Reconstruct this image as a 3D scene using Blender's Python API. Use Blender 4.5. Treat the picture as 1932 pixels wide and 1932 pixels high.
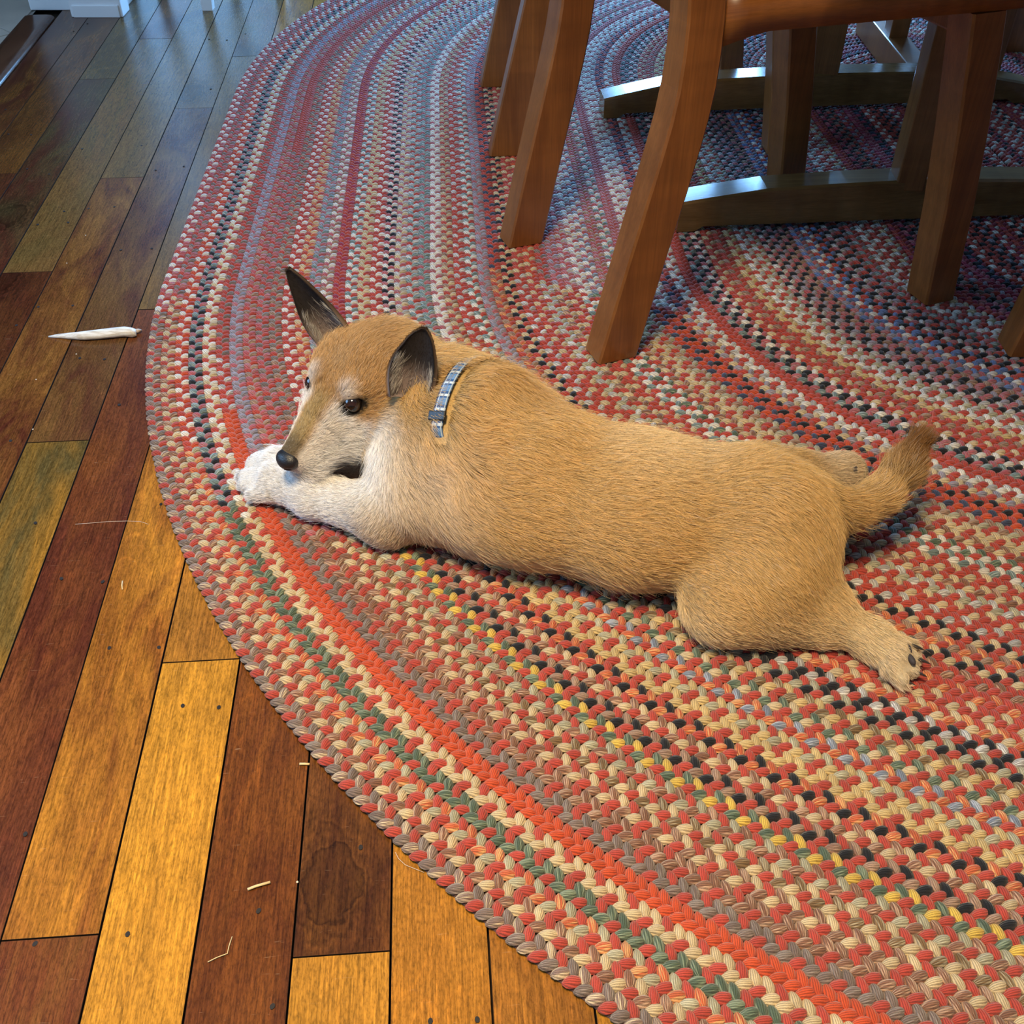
import bpy, bmesh, math, random
import numpy as np
from mathutils import Vector, Matrix

random.seed(11)
rng = np.random.default_rng(11)
scene = bpy.context.scene
col = scene.collection
for o in list(bpy.data.objects):
    bpy.data.objects.remove(o)

# ------------------------------------------------------------------ camera
F_PX, PITCH, CAM_H = 1960.0, math.radians(42.1), 0.8654
cam_d = bpy.data.cameras.new('camera')
cam = bpy.data.objects.new('camera', cam_d)
col.objects.link(cam)
cam.location = (0, 0, CAM_H)
cam.rotation_euler = (math.pi / 2 - PITCH, 0, 0)
cam_d.sensor_width = 36.0
cam_d.lens = F_PX / 1932 * 36.0
cam_d.clip_start = 0.02
scene.camera = cam

# ------------------------------------------------------------------ light
world = bpy.data.worlds.new('world')
scene.world = world
world.use_nodes = True
bgn = world.node_tree.nodes['Background']
bgn.inputs[0].default_value = (0.55, 0.74, 1.0, 1)
bgn.inputs[1].default_value = 1.6


def area(name, loc, rot, sx, sy, power, color, spread=180):
    l = bpy.data.lights.new(name, 'AREA')
    l.shape = 'RECTANGLE'
    l.size, l.size_y = sx, sy
    l.energy = power
    l.color = color
    l.spread = math.radians(spread)
    o = bpy.data.objects.new(name, l)
    o.location = loc
    o.rotation_euler = rot
    col.objects.link(o)
    return o


D2R = math.radians
# daylight entering through the glazed doors in the far wall and the window in the left wall
area('daylight_far', (0.80, 5.38, 1.25), (D2R(-90), 0, 0), 1.45, 1.95, 235, (0.22, 0.52, 1.0))
area('daylight_left', (-2.60, 0.9, 1.45), (0, D2R(-90), 0), 1.3, 1.7, 34, (0.28, 0.58, 1.0))
# warm fixture hanging above the viewer
area('pendant_light', (-0.25, 0.15, 2.30), (0, 0, 0), 0.5, 0.5, 24.5, (1.0, 0.79, 0.49), 108)

vs = scene.view_settings
vs.view_transform = 'Standard'
vs.look = 'None'
vs.exposure = 0.62
vs.gamma = 1.0
vs.use_curve_mapping = False
scene.cycles.max_bounces = 8
scene.cycles.diffuse_bounces = 4
scene.cycles.glossy_bounces = 4
scene.cycles.sample_clamp_indirect = 6.0

# ------------------------------------------------------------------ helpers
_s, _c = math.sin(PITCH), math.cos(PITCH)
FW = np.array([0, _c, -_s])
UP = np.array([0, _s, _c])
RT = np.array([1.0, 0, 0])
CC = np.array([0, 0, CAM_H])


def gz(px, py, z=0.0):
    """world point at height z that the photograph shows at pixel px, py"""
    r = FW + RT * (px - 966) / F_PX - UP * (py - 966) / F_PX
    return CC + r * ((z - CAM_H) / r[2])


def pjn(P):
    d = P - CC
    zz = d @ FW
    return 966 + F_PX * (d @ RT) / zz, 966 - F_PX * (d @ UP) / zz, zz


def tag(o, label=None, cat=None, group=None, kind=None):
    if label: o['label'] = label
    if cat: o['category'] = cat
    if group: o['group'] = group
    if kind: o['kind'] = kind
    return o


def mesh_obj(name, verts, faces, mat, parent=None, smooth=False):
    me = bpy.data.meshes.new(name)
    me.from_pydata([tuple(v) for v in verts], [], [tuple(f) for f in faces])
    me.update()
    if mat is not None:
        me.materials.append(mat)
    if smooth:
        me.polygons.foreach_set('use_smooth', [True] * len(me.polygons))
    o = bpy.data.objects.new(name, me)
    col.objects.link(o)
    if parent is not None:
        o.parent = parent
    return o


def bm_obj(name, bm, mat, parent=None, smooth=False):
    me = bpy.data.meshes.new(name)
    bmesh.ops.recalc_face_normals(bm, faces=bm.faces)
    bm.to_mesh(me)
    bm.free()
    if mat is not None:
        me.materials.append(mat)
    if smooth:
        me.polygons.foreach_set('use_smooth', [True] * len(me.polygons))
    o = bpy.data.objects.new(name, me)
    col.objects.link(o)
    if parent is not None:
        o.parent = parent
    return o


def empty(name, loc=(0, 0, 0), rz=0.0):
    o = bpy.data.objects.new(name, None)
    o.location = loc
    o.rotation_euler = (0, 0, rz)
    o.empty_display_size = 0.05
    col.objects.link(o)
    return o


def box_bm(x0, x1, y0, y1, z0, z1, bevel=0.0, seg=2):
    bm = bmesh.new()
    v = [bm.verts.new((x, y, z)) for z in (z0, z1) for y in (y0, y1) for x in (x0, x1)]
    for f in ((0, 2, 3, 1), (4, 5, 7, 6), (0, 1, 5, 4), (2, 6, 7, 3), (0, 4, 6, 2), (1, 3, 7, 5)):
        bm.faces.new([v[i] for i in f])
    if bevel > 0:
        bmesh.ops.bevel(bm, geom=list(bm.edges), offset=bevel, segments=seg, affect='EDGES', profile=0.6)
    return bm


def box(name, x0, x1, y0, y1, z0, z1, mat, parent=None, bevel=0.0, seg=2):
    return bm_obj(name, box_bm(x0, x1, y0, y1, z0, z1, bevel, seg), mat, parent)


def copy_tree(o, parent=None):
    c = o.copy()
    col.objects.link(c)
    c.parent = parent
    for ch in list(o.children):
        copy_tree(ch, c)
    return c


class NT:
    """small node-tree writer"""
    def __init__(self, name):
        self.m = bpy.data.materials.new(name)
        self.m.use_nodes = True
        self.t = self.m.node_tree
        self.b = self.t.nodes['Principled BSDF']

    def n(self, kind, **kw):
        nd = self.t.nodes.new(kind)
        for k, v in kw.items():
            setattr(nd, k, v)
        return nd

    def l(self, a, b):
        self.t.links.new(a, b)

    def mix(self, fac, a, b, blend='MIX'):
        nd = self.n('ShaderNodeMix', data_type='RGBA', blend_type=blend)
        for sock, val in ((nd.inputs[0], fac), (nd.inputs[6], a), (nd.inputs[7], b)):
            if isinstance(val, (int, float)):
                sock.default_value = val
            elif isinstance(val, tuple):
                sock.default_value = (*val, 1)[:4]
            else:
                self.l(val, sock)
        return nd.outputs[2]

    def ramp(self, src, stops):
        nd = self.n('ShaderNodeValToRGB')
        el = nd.color_ramp.elements
        while len(el) < len(stops):
            el.new(0.5)
        for e, (p, c) in zip(el, stops):
            e.position = p
            e.color = (c, c, c, 1) if isinstance(c, (int, float)) else (*c, 1)
        self.l(src, nd.inputs[0])
        return nd.outputs[0]

    def noise(self, vec, scale, detail=3, rough=0.55, dist=0.0):
        nd = self.n('ShaderNodeTexNoise')
        nd.inputs['Scale'].default_value = scale
        nd.inputs['Detail'].default_value = detail
        nd.inputs['Roughness'].default_value = rough
        nd.inputs['Distortion'].default_value = dist
        if vec is not None:
            self.l(vec, nd.inputs['Vector'])
        return nd.outputs['Fac']

    def math(self, op, a, b=None, c=None):
        nd = self.n('ShaderNodeMath', operation=op)
        for s, v in zip(nd.inputs, (a, b, c)):
            if v is None: continue
            if isinstance(v, (int, float)): s.default_value = v
            else: self.l(v, s)
        return nd.outputs[0]

    def mapping(self, vec, scale=(1, 1, 1), rot=(0, 0, 0), loc=(0, 0, 0)):
        nd = self.n('ShaderNodeMapping')
        nd.inputs['Scale'].default_value = scale
        nd.inputs['Rotation'].default_value = rot
        nd.inputs['Location'].default_value = loc
        self.l(vec, nd.inputs['Vector'])
        return nd.outputs[0]

    def bump(self, h, strength, dist=0.001):
        nd = self.n('ShaderNodeBump')
        nd.inputs['Strength'].default_value = strength
        nd.inputs['Distance'].default_value = dist
        self.l(h, nd.inputs['Height'])
        self.l(nd.outputs[0], self.b.inputs['Normal'])

    def set(self, **kw):
        for k, v in kw.items():
            s = self.b.inputs[k.replace('_', ' ')]
            if isinstance(v, (int, float)): s.default_value = v
            elif isinstance(v, tuple): s.default_value = (*v, 1) if len(v) == 3 else v
            else: self.l(v, s)


def plain(name, c, rough=0.5, spec=0.5, var=0.06, scale=30):
    t = NT(name)
    tc = t.n('ShaderNodeTexCoord')
    nz = t.noise(tc.outputs['Object'], scale, 4)
    d = tuple(max(0, x * (1 - var * 2)) for x in c)
    e = tuple(min(1, x * (1 + var * 2)) for x in c)
    t.set(Base_Color=t.mix(nz, d, e), Roughness=rough, Specular_IOR_Level=spec)
    return t.m


# wood that takes its two tones from the object it is on
def wood_floor_mat():
    t = NT('plank_wood')
    tc = t.n('ShaderNodeTexCoord')
    oi = t.n('ShaderNodeObjectInfo')
    off = t.n('ShaderNodeVectorMath', operation='MULTIPLY_ADD')
    cmb = t.n('ShaderNodeCombineXYZ')
    for i in range(3):
        t.l(oi.outputs['Random'], cmb.inputs[i])
    t.l(cmb.outputs[0], off.inputs[0])
    off.inputs[1].default_value = (37.0, 91.0, 53.0)
    t.l(tc.outputs['Object'], off.inputs[2])
    v = off.outputs[0]
    tone2 = t.n('ShaderNodeAttribute', attribute_type='OBJECT', attribute_name='tone2').outputs['Color']
    # cloudy stain
    blot = t.noise(t.mapping(v, (14, 3.6, 1)), 1.0, 6, 0.62, 1.3)
    blot = t.ramp(blot, [(0.36, 0.0), (0.64, 1.0)])
    c = t.mix(blot, oi.outputs['Color'], tone2)
    # flame figure: contour lines of a slow field
    fig = t.noise(t.mapping(v, (17, 2.1, 1)), 1.0, 2, 0.5, 0.8)
    fr = t.math('FRACT', t.math('MULTIPLY', fig, 13.0))
    fl = t.ramp(fr, [(0.0, 0.0), (0.10, 0.75), (0.22, 0.15), (1.0, 0.0)])
    flk = t.ramp(t.noise(t.mapping(v, (9, 4, 1)), 1.0, 3), [(0.45, 0.0), (0.62, 0.6)])
    c = t.mix(t.math('MULTIPLY', fl, flk), c, t.mix(1.0, c, (1.9, 1.75, 1.5), 'MULTIPLY'))
    # fine grain and flecks
    gr = t.noise(t.mapping(v, (620, 26, 1)), 1.0, 5, 0.72, 0.25)
    gr2 = t.ramp(gr, [(0.34, 0.50), (0.52, 0.95), (0.70, 1.35)])
    c = t.mix(1.0, c, gr2, 'MULTIPLY')
    fk = t.noise(t.mapping(v, (520, 170, 1)), 1.0, 4, 0.7)
    c = t.mix(1.0, c, t.ramp(fk, [(0.36, 0.62), (0.52, 1.0), (0.68, 1.18)]), 'MULTIPLY')
    # knot: a dark whorl at a place given on the board
    kn = t.n('ShaderNodeAttribute', attribute_type='OBJECT', attribute_name='knot').outputs['Vector']
    sb = t.n('ShaderNodeVectorMath', operation='SUBTRACT'); t.l(tc.outputs['Object'], sb.inputs[0]); t.l(kn, sb.inputs[1])
    km = t.mapping(sb.outputs[0], (1.0, 0.62, 1.0), (0, 0, 0.5))
    ad = t.n('ShaderNodeVectorMath', operation='MULTIPLY_ADD'); nzc = t.n('ShaderNodeTexNoise'); nzc.inputs['Scale'].default_value = 45; nzc.inputs['Detail'].default_value = 4
    t.l(tc.outputs['Object'], nzc.inputs['Vector']); t.l(nzc.outputs['Color'], ad.inputs[0]); ad.inputs[1].default_value = (0.034, 0.034, 0.0); t.l(km, ad.inputs[2])
    ln = t.n('ShaderNodeVectorMath', operation='LENGTH'); t.l(ad.outputs[0], ln.inputs[0])
    kd_ = t.ramp(t.math('MULTIPLY', ln.outputs[1], 17.0), [(0.35, 0.62), (0.42, 0.34), (0.47, 0.85), (0.54, 0.55), (0.60, 0.95), (0.70, 0.70), (0.95, 1.0)])
    c = t.mix(1.0, c, kd_, 'MULTIPLY')
    # short scratches
    sc = t.noise(t.mapping(v, (30, 420, 1), (0, 0, 0.6)), 1.0, 2, 0.5, 2.0)
    c = t.mix(t.ramp(sc, [(0.72, 0.0), (0.80, 0.35)]), c, (0.50, 0.33, 0.20))
    rg = t.ramp(t.noise(v, 9.0, 5, 0.6), [(0.3, 0.15), (0.7, 0.25)])
    t.set(Base_Color=c, Roughness=rg, Specular_IOR_Level=0.22)
    t.bump(t.math('ADD', gr, t.math('MULTIPLY', fk, 0.6)), 0.22, 0.0006)
    return t.m


def wood_mat(name, c1, c2, grain_axis='z', rough=0.32, fig=1.0):
    t = NT(name)
    tc = t.n('ShaderNodeTexCoord')
    oi = t.n('ShaderNodeObjectInfo')
    off = t.n('ShaderNodeVectorMath', operation='MULTIPLY_ADD')
    cmb = t.n('ShaderNodeCombineXYZ')
    for i in range(3):
        t.l(oi.outputs['Random'], cmb.inputs[i])
    t.l(cmb.outputs[0], off.inputs[0])
    off.inputs[1].default_value = (17.0, 9.0, 5.0)
    t.l(tc.outputs['Object'], off.inputs[2])
    v = off.outputs[0]
    s = {'x': (2.5, 26, 26), 'y': (26, 2.5, 26), 'z': (26, 26, 2.5)}[grain_axis]
    sf = {'x': (9, 420, 420), 'y': (420, 9, 420), 'z': (420, 420, 9)}[grain_axis]
    wv = {'x': (30, 6, 6), 'y': (6, 30, 6), 'z': (6, 6, 30)}[grain_axis]
    a = t.ramp(t.noise(t.mapping(v, s), 1.0, 5, 0.6, 0.8), [(0.33, 0.0), (0.68, 1.0)])
    c = t.mix(a, c1, c2)
    curl = t.noise(t.mapping(v, wv), 1.0, 2, 0.4, 0.6)          # cross-grain chatoyance
    c = t.mix(fig, c, t.mix(1.0, c, t.ramp(curl, [(0.35, 0.78), (0.65, 1.22)]), 'MULTIPLY'))
    g = t.noise(t.mapping(v, sf), 1.0, 4, 0.7)
    c = t.mix(1.0, c, t.ramp(g, [(0.3, 0.78), (0.7, 1.15)]), 'MULTIPLY')
    t.set(Base_Color=c, Roughness=rough, Specular_IOR_Level=0.45)
    t.bump(g, 0.12, 0.0005)
    return t.m


M = {}
M['plank'] = wood_floor_mat()
M['cherry'] = wood_mat('cherry_wood', (0.165, 0.054, 0.012), (0.255, 0.092, 0.022), 'z', 0.30, 0.35)
M['cherry_x'] = wood_mat('cherry_wood_seat', (0.180, 0.060, 0.014), (0.275, 0.100, 0.024), 'x', 0.30, 0.6)
M['walnut'] = wood_mat('oiled_oak', (0.115, 0.058, 0.018), (0.200, 0.105, 0.036), 'x', 0.15, 0.4)
M['walnut_z'] = wood_mat('oiled_oak_upright', (0.150, 0.062, 0.020), (0.225, 0.095, 0.030), 'z', 0.22, 0.4)
M['gap'] = plain('floor_gap', (0.022, 0.014, 0.009), 0.9, 0.1)
M['nail'] = plain('nail_iron', (0.012, 0.010, 0.009), 0.7, 0.3)
M['white'] = plain('white_paint', (0.78, 0.79, 0.80), 0.42, 0.4, 0.02, 8)
M['wall'] = plain('wall_paint', (0.34, 0.29, 0.24), 0.85, 0.2, 0.02, 4)
M['ceil'] = plain('ceiling_paint', (0.50, 0.47, 0.43), 0.9, 0.1, 0.02, 4)
M['tile'] = plain('floor_tile', (0.52, 0.46, 0.39), 0.38, 0.45, 0.14, 9)
M['grout'] = plain('grout', (0.30, 0.28, 0.25), 0.9, 0.1, 0.08, 60)
M['sill'] = wood_mat('threshold_wood', (0.070, 0.026, 0.014), (0.120, 0.046, 0.022), 'y', 0.2, 0.3)
# ------------------------------------------------------------------ room shell and floor
PA = math.radians(-4.092)
DU = np.array([math.cos(PA), -math.sin(PA), 0.0])     # across the planks
DV = np.array([math.sin(PA), math.cos(PA), 0.0])      # along the planks
DU = np.array([math.cos(PA), math.sin(-PA), 0.0])
W_PL = 0.083
U0 = float(gz(-241.4, 1932) @ DU)
RX0, RX1, RY0, RY1, RZ = -2.70, 3.30, -1.70, 5.50, 2.52


def uvw(u, v, z=0.0):
    return DU * u + DV * v + np.array([0, 0, z])


floor = empty('floor')
tag(floor, kind='structure')
sub = box('subfloor', RX0, RX1, RY0, RY1, -0.06, -0.014, M['gap'], floor)

# per row: far-to-near joints (pixel y in the photo) and the (base, cloud) tones of the boards between them
GOLD, GOLD2 = (0.470, 0.215, 0.022), (0.330, 0.150, 0.018)
BR, BR2 = (0.150, 0.058, 0.014), (0.085, 0.028, 0.009)
OL, OL2 = (0.140, 0.078, 0.022), (0.085, 0.050, 0.018)
RED, RED2 = (0.078, 0.020, 0.010), (0.130, 0.045, 0.013)
DK, DK2 = (0.068, 0.021, 0.007), (0.150, 0.055, 0.012)
rows = {
    -6: ([], [(BR, RED)]),
    -5: ([328], [(BR, BR2), (RED, BR2)]),
    -4: ([149], [(OL, OL2), (OL2, RED)]),
    -3: ([73, 513], [(RED2, BR), ((0.170, 0.078, 0.022), OL), (RED, BR2)]),
    -2: ([335], [(OL, (0.17, 0.085, 0.022)), (RED, (0.21, 0.090, 0.020))]),
    -1: ([203.5, 832], [((0.15, 0.075, 0.020), OL), ((0.080, 0.026, 0.013), (0.15, 0.072, 0.020)), ((0.25, 0.120, 0.018), (0.095, 0.066, 0.020))]),
    0: ([106, 582], [(BR, OL), (OL, (0.18, 0.090, 0.020)), ((0.145, 0.045, 0.014), RED)]),
    1: ([1768], [((0.36, 0.150, 0.018), (0.17, 0.058, 0.012)), ((0.105, 0.026, 0.010), BR)]),
    2: ([1246], [((0.38, 0.165, 0.020), (0.24, 0.100, 0.016)), (GOLD, GOLD2)]),
    3: ([], [((0.165, 0.054, 0.010), (0.090, 0.026, 0.007))]),
    4: ([1799], [(DK, DK2), ((0.39, 0.170, 0.020), GOLD2)]),
    5: ([], [((0.36, 0.150, 0.018), (0.26, 0.102, 0.014))]),
    6: ([], [((0.28, 0.112, 0.015), (0.19, 0.072, 0.012))]),
    7: ([], [((0.36, 0.155, 0.018), (0.25, 0.100, 0.015))]),
}
# a slightly bevelled board of unit length, scaled in v by moving its end vertices
planks = []
BEV = 0.00025
GAP = 0.0008


def plank(r, v0, v1, tones):
    u0, u1 = U0 + r * W_PL + GAP, U0 + (r + 1) * W_PL - GAP
    w, ln = u1 - u0, v1 - v0 - 0.0012
    dz = random.uniform(-0.0004, 0.0004)
    b = BEV
    vs_, fs = [], []
    for (i, z) in ((0.0, -0.013), (0.0, -b), (b, 0.0)):
        for (x, y) in ((i, i), (w - i, i), (w - i, ln - i), (i, ln - i)):
            vs_.append((x, y, z + dz))
    for k in (0, 4):
        for j in range(4):
            fs.append((k + j, k + (j + 1) % 4, k + 4 + (j + 1) % 4, k + 4 + j))
    fs.append((8, 9, 10, 11))
    o = mesh_obj('plank', vs_, fs, M['plank'], floor)
    o.data.materials.append(M['gap'])
    for f_ in list(o.data.polygons)[:8]:
        f_.material_index = 1
    p = uvw(u0, v0)
    o.location = p
    o.rotation_euler = (0, 0, -PA if False else math.atan2(DU[1], DU[0]))
    o.color = (*tones[0], 1)
    o['tone2'] = (*tones[1], 1.0)
    o['knot'] = (-9.0, 0.0, 0.0)
    planks.append((r, v0, v1, o))
    return o


VMIN, VMAX = -1.55, 5.35
PAL = [(BR, BR2), (OL, OL2), (GOLD, GOLD2), (RED, RED2), (DK, DK2), ((0.40, 0.18, 0.026), (0.30, 0.13, 0.02))]
for r in range(-6, 53):
    if r in rows:
        js, tones = rows[r]
        vv = []
        for py in js:
            # pixel x of the row centre at this pixel y
            xc = 777 + (-241.4 + 195.28 * (r + 0.5) - 777) * (py + 805) / (1932 + 805)
            vv.append(float(gz(xc, py) @ DV))
        bounds = [VMAX] + vv + [VMIN]
        segs = [(bounds[i + 1], bounds[i], tones[i]) for i in range(len(tones))]
    else:
        segs, v = [], VMAX
        while v > VMIN:
            n = v - random.uniform(1.1, 2.2)
            n = VMIN if n < VMIN + 0.4 else n
            segs.append((n, v, random.choice(PAL)))
            v = n
    for (a, b, t2) in segs:
        plank(r, a, b, t2)

for (px, py) in ((675, 1640), (48, 400), (34, 520), (380, 170), (470, 95), (160, 55)):
    g = gz(px, py)
    r = int(math.floor((g @ DU - U0) / W_PL))
    for (rr, v0, v1, o) in planks:
        if rr == r and v0 <= g @ DV <= v1:
            o['knot'] = (float(g @ DU - (U0 + r * W_PL + GAP)), float(g @ DV - v0), 0.0)
# nails in the boards
nail_px = [(206.5, 1223), (300, 1222), (345, 1332), (413, 1335), (116, 1092), (67, 987), (304, 952), (194, 1098), (48, 1574),
           (241, 1763), (488, 1719), (66.5, 1781), (680.6, 1599), (514, 1899), (812, 1927), (900.6, 1924), (31, 614), (197, 678),
           (150.6, 676), (225, 764), (20, 832), (216, 390.5), (167.4, 394), (121, 399), (128.6, 420), (71, 424), (228, 472),
           (286, 469), (137.4, 577), (72.5, 579.5), (92.7, 329), (51, 319), (10.6, 207), (16, 253.4), (58.7, 254.7), (155, 281),
           (267, 275), (165, 45), (139, 59.5), (293.6, 321), (346.6, 314), (394.6, 74), (463, 64), (428, 75.6), (397.7, 168)]
nail_v = [(0.0021 * math.cos(a) * 1.0, 0.0027 * math.sin(a), 0.0) for a in [i * math.pi / 4 for i in range(8)]]
nail_me = bpy.data.meshes.new('nail')
nail_me.from_pydata([(x, y, 0.0) for x, y, z in nail_v] + [(x, y, -0.004) for x, y, z in nail_v], [],
                    [tuple(range(8))] + [(i, 8 + i, 8 + (i + 1) % 8, (i + 1) % 8) for i in range(8)])
nail_me.materials.append(M['nail'])
for (px, py) in nail_px:
    g = gz(px, py)
    r = int(math.floor((g @ DU - U0) / W_PL))
    for (rr, v0, v1, o) in planks:
        if rr == r and v0 <= g @ DV <= v1:
            n = bpy.data.objects.new('nail', nail_me)
            col.objects.link(n)
            n.parent = o
            n.location = (g @ DU - (U0 + r * W_PL + GAP), g @ DV - v0, 0.0007)
            n.rotation_euler = (0, 0, random.uniform(-0.6, 0.6))
            break

# tiles of the next room, beyond the wooden threshold
g1, g2 = gz(0, 53), gz(43, 73)
g3, g4 = gz(0, 68), gz(62, 53)
d1 = (g2 - g1) / np.linalg.norm(g2 - g1)
cross = gz(24, 63)
TA = math.atan2(d1[1], d1[0])
TS, TG = 0.30, 0.005
ta = np.array([math.cos(TA), math.sin(TA)])
tb = np.array([-ta[1], ta[0]])
tile_me = None
UT = U0 - 6 * W_PL - 0.082                        # left edge of the threshold
for i in range(-9, 9):
    for j in range(-9, 9):
        c0 = cross[:2] + ta * (i * TS) + tb * (j * TS)
        quad = [c0 + ta * TG / 2 + tb * TG / 2, c0 + ta * (TS - TG / 2) + tb * TG / 2,
                c0 + ta * (TS - TG / 2) + tb * (TS - TG / 2), c0 + ta * TG / 2 + tb * (TS - TG / 2)]
        # clip against the threshold edge and the walls
        def clip(poly, nrm, dd):
            out = []
            for k in range(len(poly)):
                p, q = poly[k], poly[(k + 1) % len(poly)]
                a, b = p @ nrm - dd, q @ nrm - dd
                if a <= 0: out.append(p)
                if a * b < 0: out.append(p + (q - p) * (a / (a - b)))
            return out
        poly = clip(quad, DU[:2], UT)
        for nrm, dd in (((-1, 0), -RX0), ((0, 1), RY1), ((0, -1), -RY0)):
            if len(poly) >= 3:
                poly = clip(poly, np.array(nrm, float), dd)
        if len(poly) < 3:
            continue
        n = len(poly)
        mesh_obj('tile', [(*p, 0.0) for p in poly] + [(*p, -0.01) for p in poly],
                 [tuple(range(n))] + [(k, n + k, n + (k + 1) % n, (k + 1) % n) for k in range(n)], M['tile'], floor)
gr = [uvw(UT, VMIN), uvw(UT, VMAX)]
mesh_obj('grout', [(RX0, RY0, -0.003), (gr[0][0], RY0, -0.003), (gr[1][0], RY1, -0.003), (RX0, RY1, -0.003)], [(0, 1, 2, 3)], M['grout'], floor)

# wooden threshold strip with rounded edges
vs_, fs = [], []
prof = [(0.0, -0.006), (0.0, 0.004), (0.006, 0.0085), (0.020, 0.0100), (0.060, 0.0100), (0.074, 0.0085), (0.079, 0.004), (0.079, -0.006)]
for v in (-1.5, 2.965):
    for (a, z) in prof:
        vs_.append(tuple(uvw(UT + a, v, z)))
for k in range(len(prof) - 1):
    fs.append((k, k + 1, len(prof) + k + 1, len(prof) + k))
th = mesh_obj('trim_1', vs_, fs, M['sill'], None, True)
tag(th, 'dark wooden threshold strip between tiles and planks', None, None, 'structure')


def struct(o):
    return tag(o, None, None, None, 'structure')


# walls: solid boxes with openings left for the window and the glazed doors
T = 0.12
wl = empty('wall_left'); struct(wl)
for n_, a in (('wall_panel', (RX0 - T, RX0, RY0, 0.2, 0, RZ)), ('wall_panel', (RX0 - T, RX0, 1.6, RY1, 0, RZ)),
              ('wall_panel', (RX0 - T, RX0, 0.2, 1.6, 0, 0.55)), ('wall_panel', (RX0 - T, RX0, 0.2, 1.6, 2.32, RZ))):
    box(n_, *a, M['wall'], wl)
wb = empty('wall_back'); struct(wb)
for a in ((RX0, 0.05, RY1, RY1 + T, 0, RZ), (1.55, RX1, RY1, RY1 + T, 0, RZ), (0.05, 1.55, RY1, RY1 + T, 2.25, RZ), (0.05, 1.55, RY1, RY1 + T, 0, 0.22)):
    box('wall_panel', *a, M['wall'], wb)
struct(box('wall_right', RX1, RX1 + T, RY0, RY1, 0, RZ, M['wall']))
struct(box('wall_front', RX0, RX1, RY0 - T, RY0, 0, RZ, M['wall']))
struct(box('ceiling', RX0 - T, RX1 + T, RY0 - T, RY1 + T, RZ, RZ + 0.1, M['ceil']))
gl = NT('window_glass')
gl.set(Base_Color=(0.9, 0.95, 1.0), Roughness=0.02, Transmission_Weight=1.0, IOR=1.0, Specular_IOR_Level=0.2)
M['glass'] = gl.m
w1 = empty('window_1'); struct(w1)
for (a, b) in ((0.05, 0.80), (0.80, 1.55)):
    for q in ((a, a + 0.05, 0.22, 2.25), (b - 0.05, b, 0.22, 2.25), (a + 0.05, b - 0.05, 0.22, 0.30), (a + 0.05, b - 0.05, 2.17, 2.25)):
        box('window_frame', q[0], q[1], RY1 + 0.02, RY1 + 0.07, q[2], q[3], M['white'], w1)
    box('pane', a + 0.05, b - 0.05, RY1 + 0.04, RY1 + 0.046, 0.30, 2.17, M['glass'], w1)
w2 = empty('window_2'); struct(w2)
for q in ((0.2, 0.26, 0.55, 2.32), (1.54, 1.6, 0.55, 2.32), (0.87, 0.93, 0.55, 2.32), (0.26, 1.54, 0.55, 0.61), (0.26, 1.54, 2.26, 2.32)):
    box('window_frame', RX0 - 0.08, RX0 - 0.03, q[0], q[1], q[2], q[3], M['white'], w2)
box('pane', RX0 - 0.06, RX0 - 0.054, 0.26, 1.54, 0.61, 2.26, M['glass'], w2)

# partition between the two rooms, its cased end standing on the floor at the top left of the photo
part = empty('wall_partition'); struct(part)
box('wall_panel', -1.285, -1.035, 2.955, RY1, 0.0, RZ, M['white'], part, 0.003)
cas = [(-1.158, 2.892), (-1.020, 2.905), (-1.020, 2.955), (-1.158, 2.955)]
box('casing', -1.157, -1.021, 2.897, 2.960, 0.0, 2.1, M['white'], part, 0.003)
box('plinth', -1.150, -1.028, 2.893, 2.900, 0.0, 0.030, M['white'], part, 0.002)
# ------------------------------------------------------------------ braided rug: 79 concentric three-strand braids
RA, RB, RR, BW = np.array([0.988, 1.6147]), np.array([0.9419, 2.4189]), 1.560, 0.0197
RL = float(np.linalg.norm(RB - RA))
RDIR = (RB - RA) / RL
RZ0 = 0.0006

RUGC = {
    'r': (0.400, 0.052, 0.034), 'R': (0.500, 0.066, 0.020), 'p': (0.400, 0.085, 0.095), 'o': (0.480, 0.105, 0.040),
    'c': (0.520, 0.395, 0.225), 'w': (0.640, 0.590, 0.510), 'y': (0.520, 0.370, 0.160), 'Y': (0.600, 0.390, 0.070),
    's': (0.330, 0.295, 0.190), 'g': (0.070, 0.100, 0.066), 'G': (0.140, 0.190, 0.180), 't': (0.160, 0.112, 0.092),
    'T': (0.340, 0.215, 0.145), 'b': (0.200, 0.090, 0.052), 'k': (0.010, 0.010, 0.012), 'l': (0.300, 0.255, 0.290),
    'n': (0.040, 0.048, 0.085), 'B': (0.175, 0.200, 0.250), 'e': (0.360, 0.335, 0.310), 'u': (0.110, 0.165, 0.330),
    '1': (0.230, 0.150, 0.120), 'v': (0.165, 0.095, 0.040), 'm': (0.300, 0.030, 0.060),
}
RUGM = {'1': (0.52, 0.40, 0.26),   # second yarn twisted into some strands
    't': (0.24, 0.19, 0.16), 'T': (0.22, 0.12, 0.08), 'b': (0.42, 0.26, 0.17), 's': (0.44, 0.40, 0.27), 'g': (0.19, 0.23, 0.15),
    'G': (0.30, 0.36, 0.34), 'l': (0.22, 0.20, 0.23), 'e': (0.60, 0.58, 0.54), 'B': (0.36, 0.38, 0.42), 'v': (0.33, 0.26, 0.16),
    'o': (0.62, 0.30, 0.12), 'p': (0.36, 0.16, 0.16),
}
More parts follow.
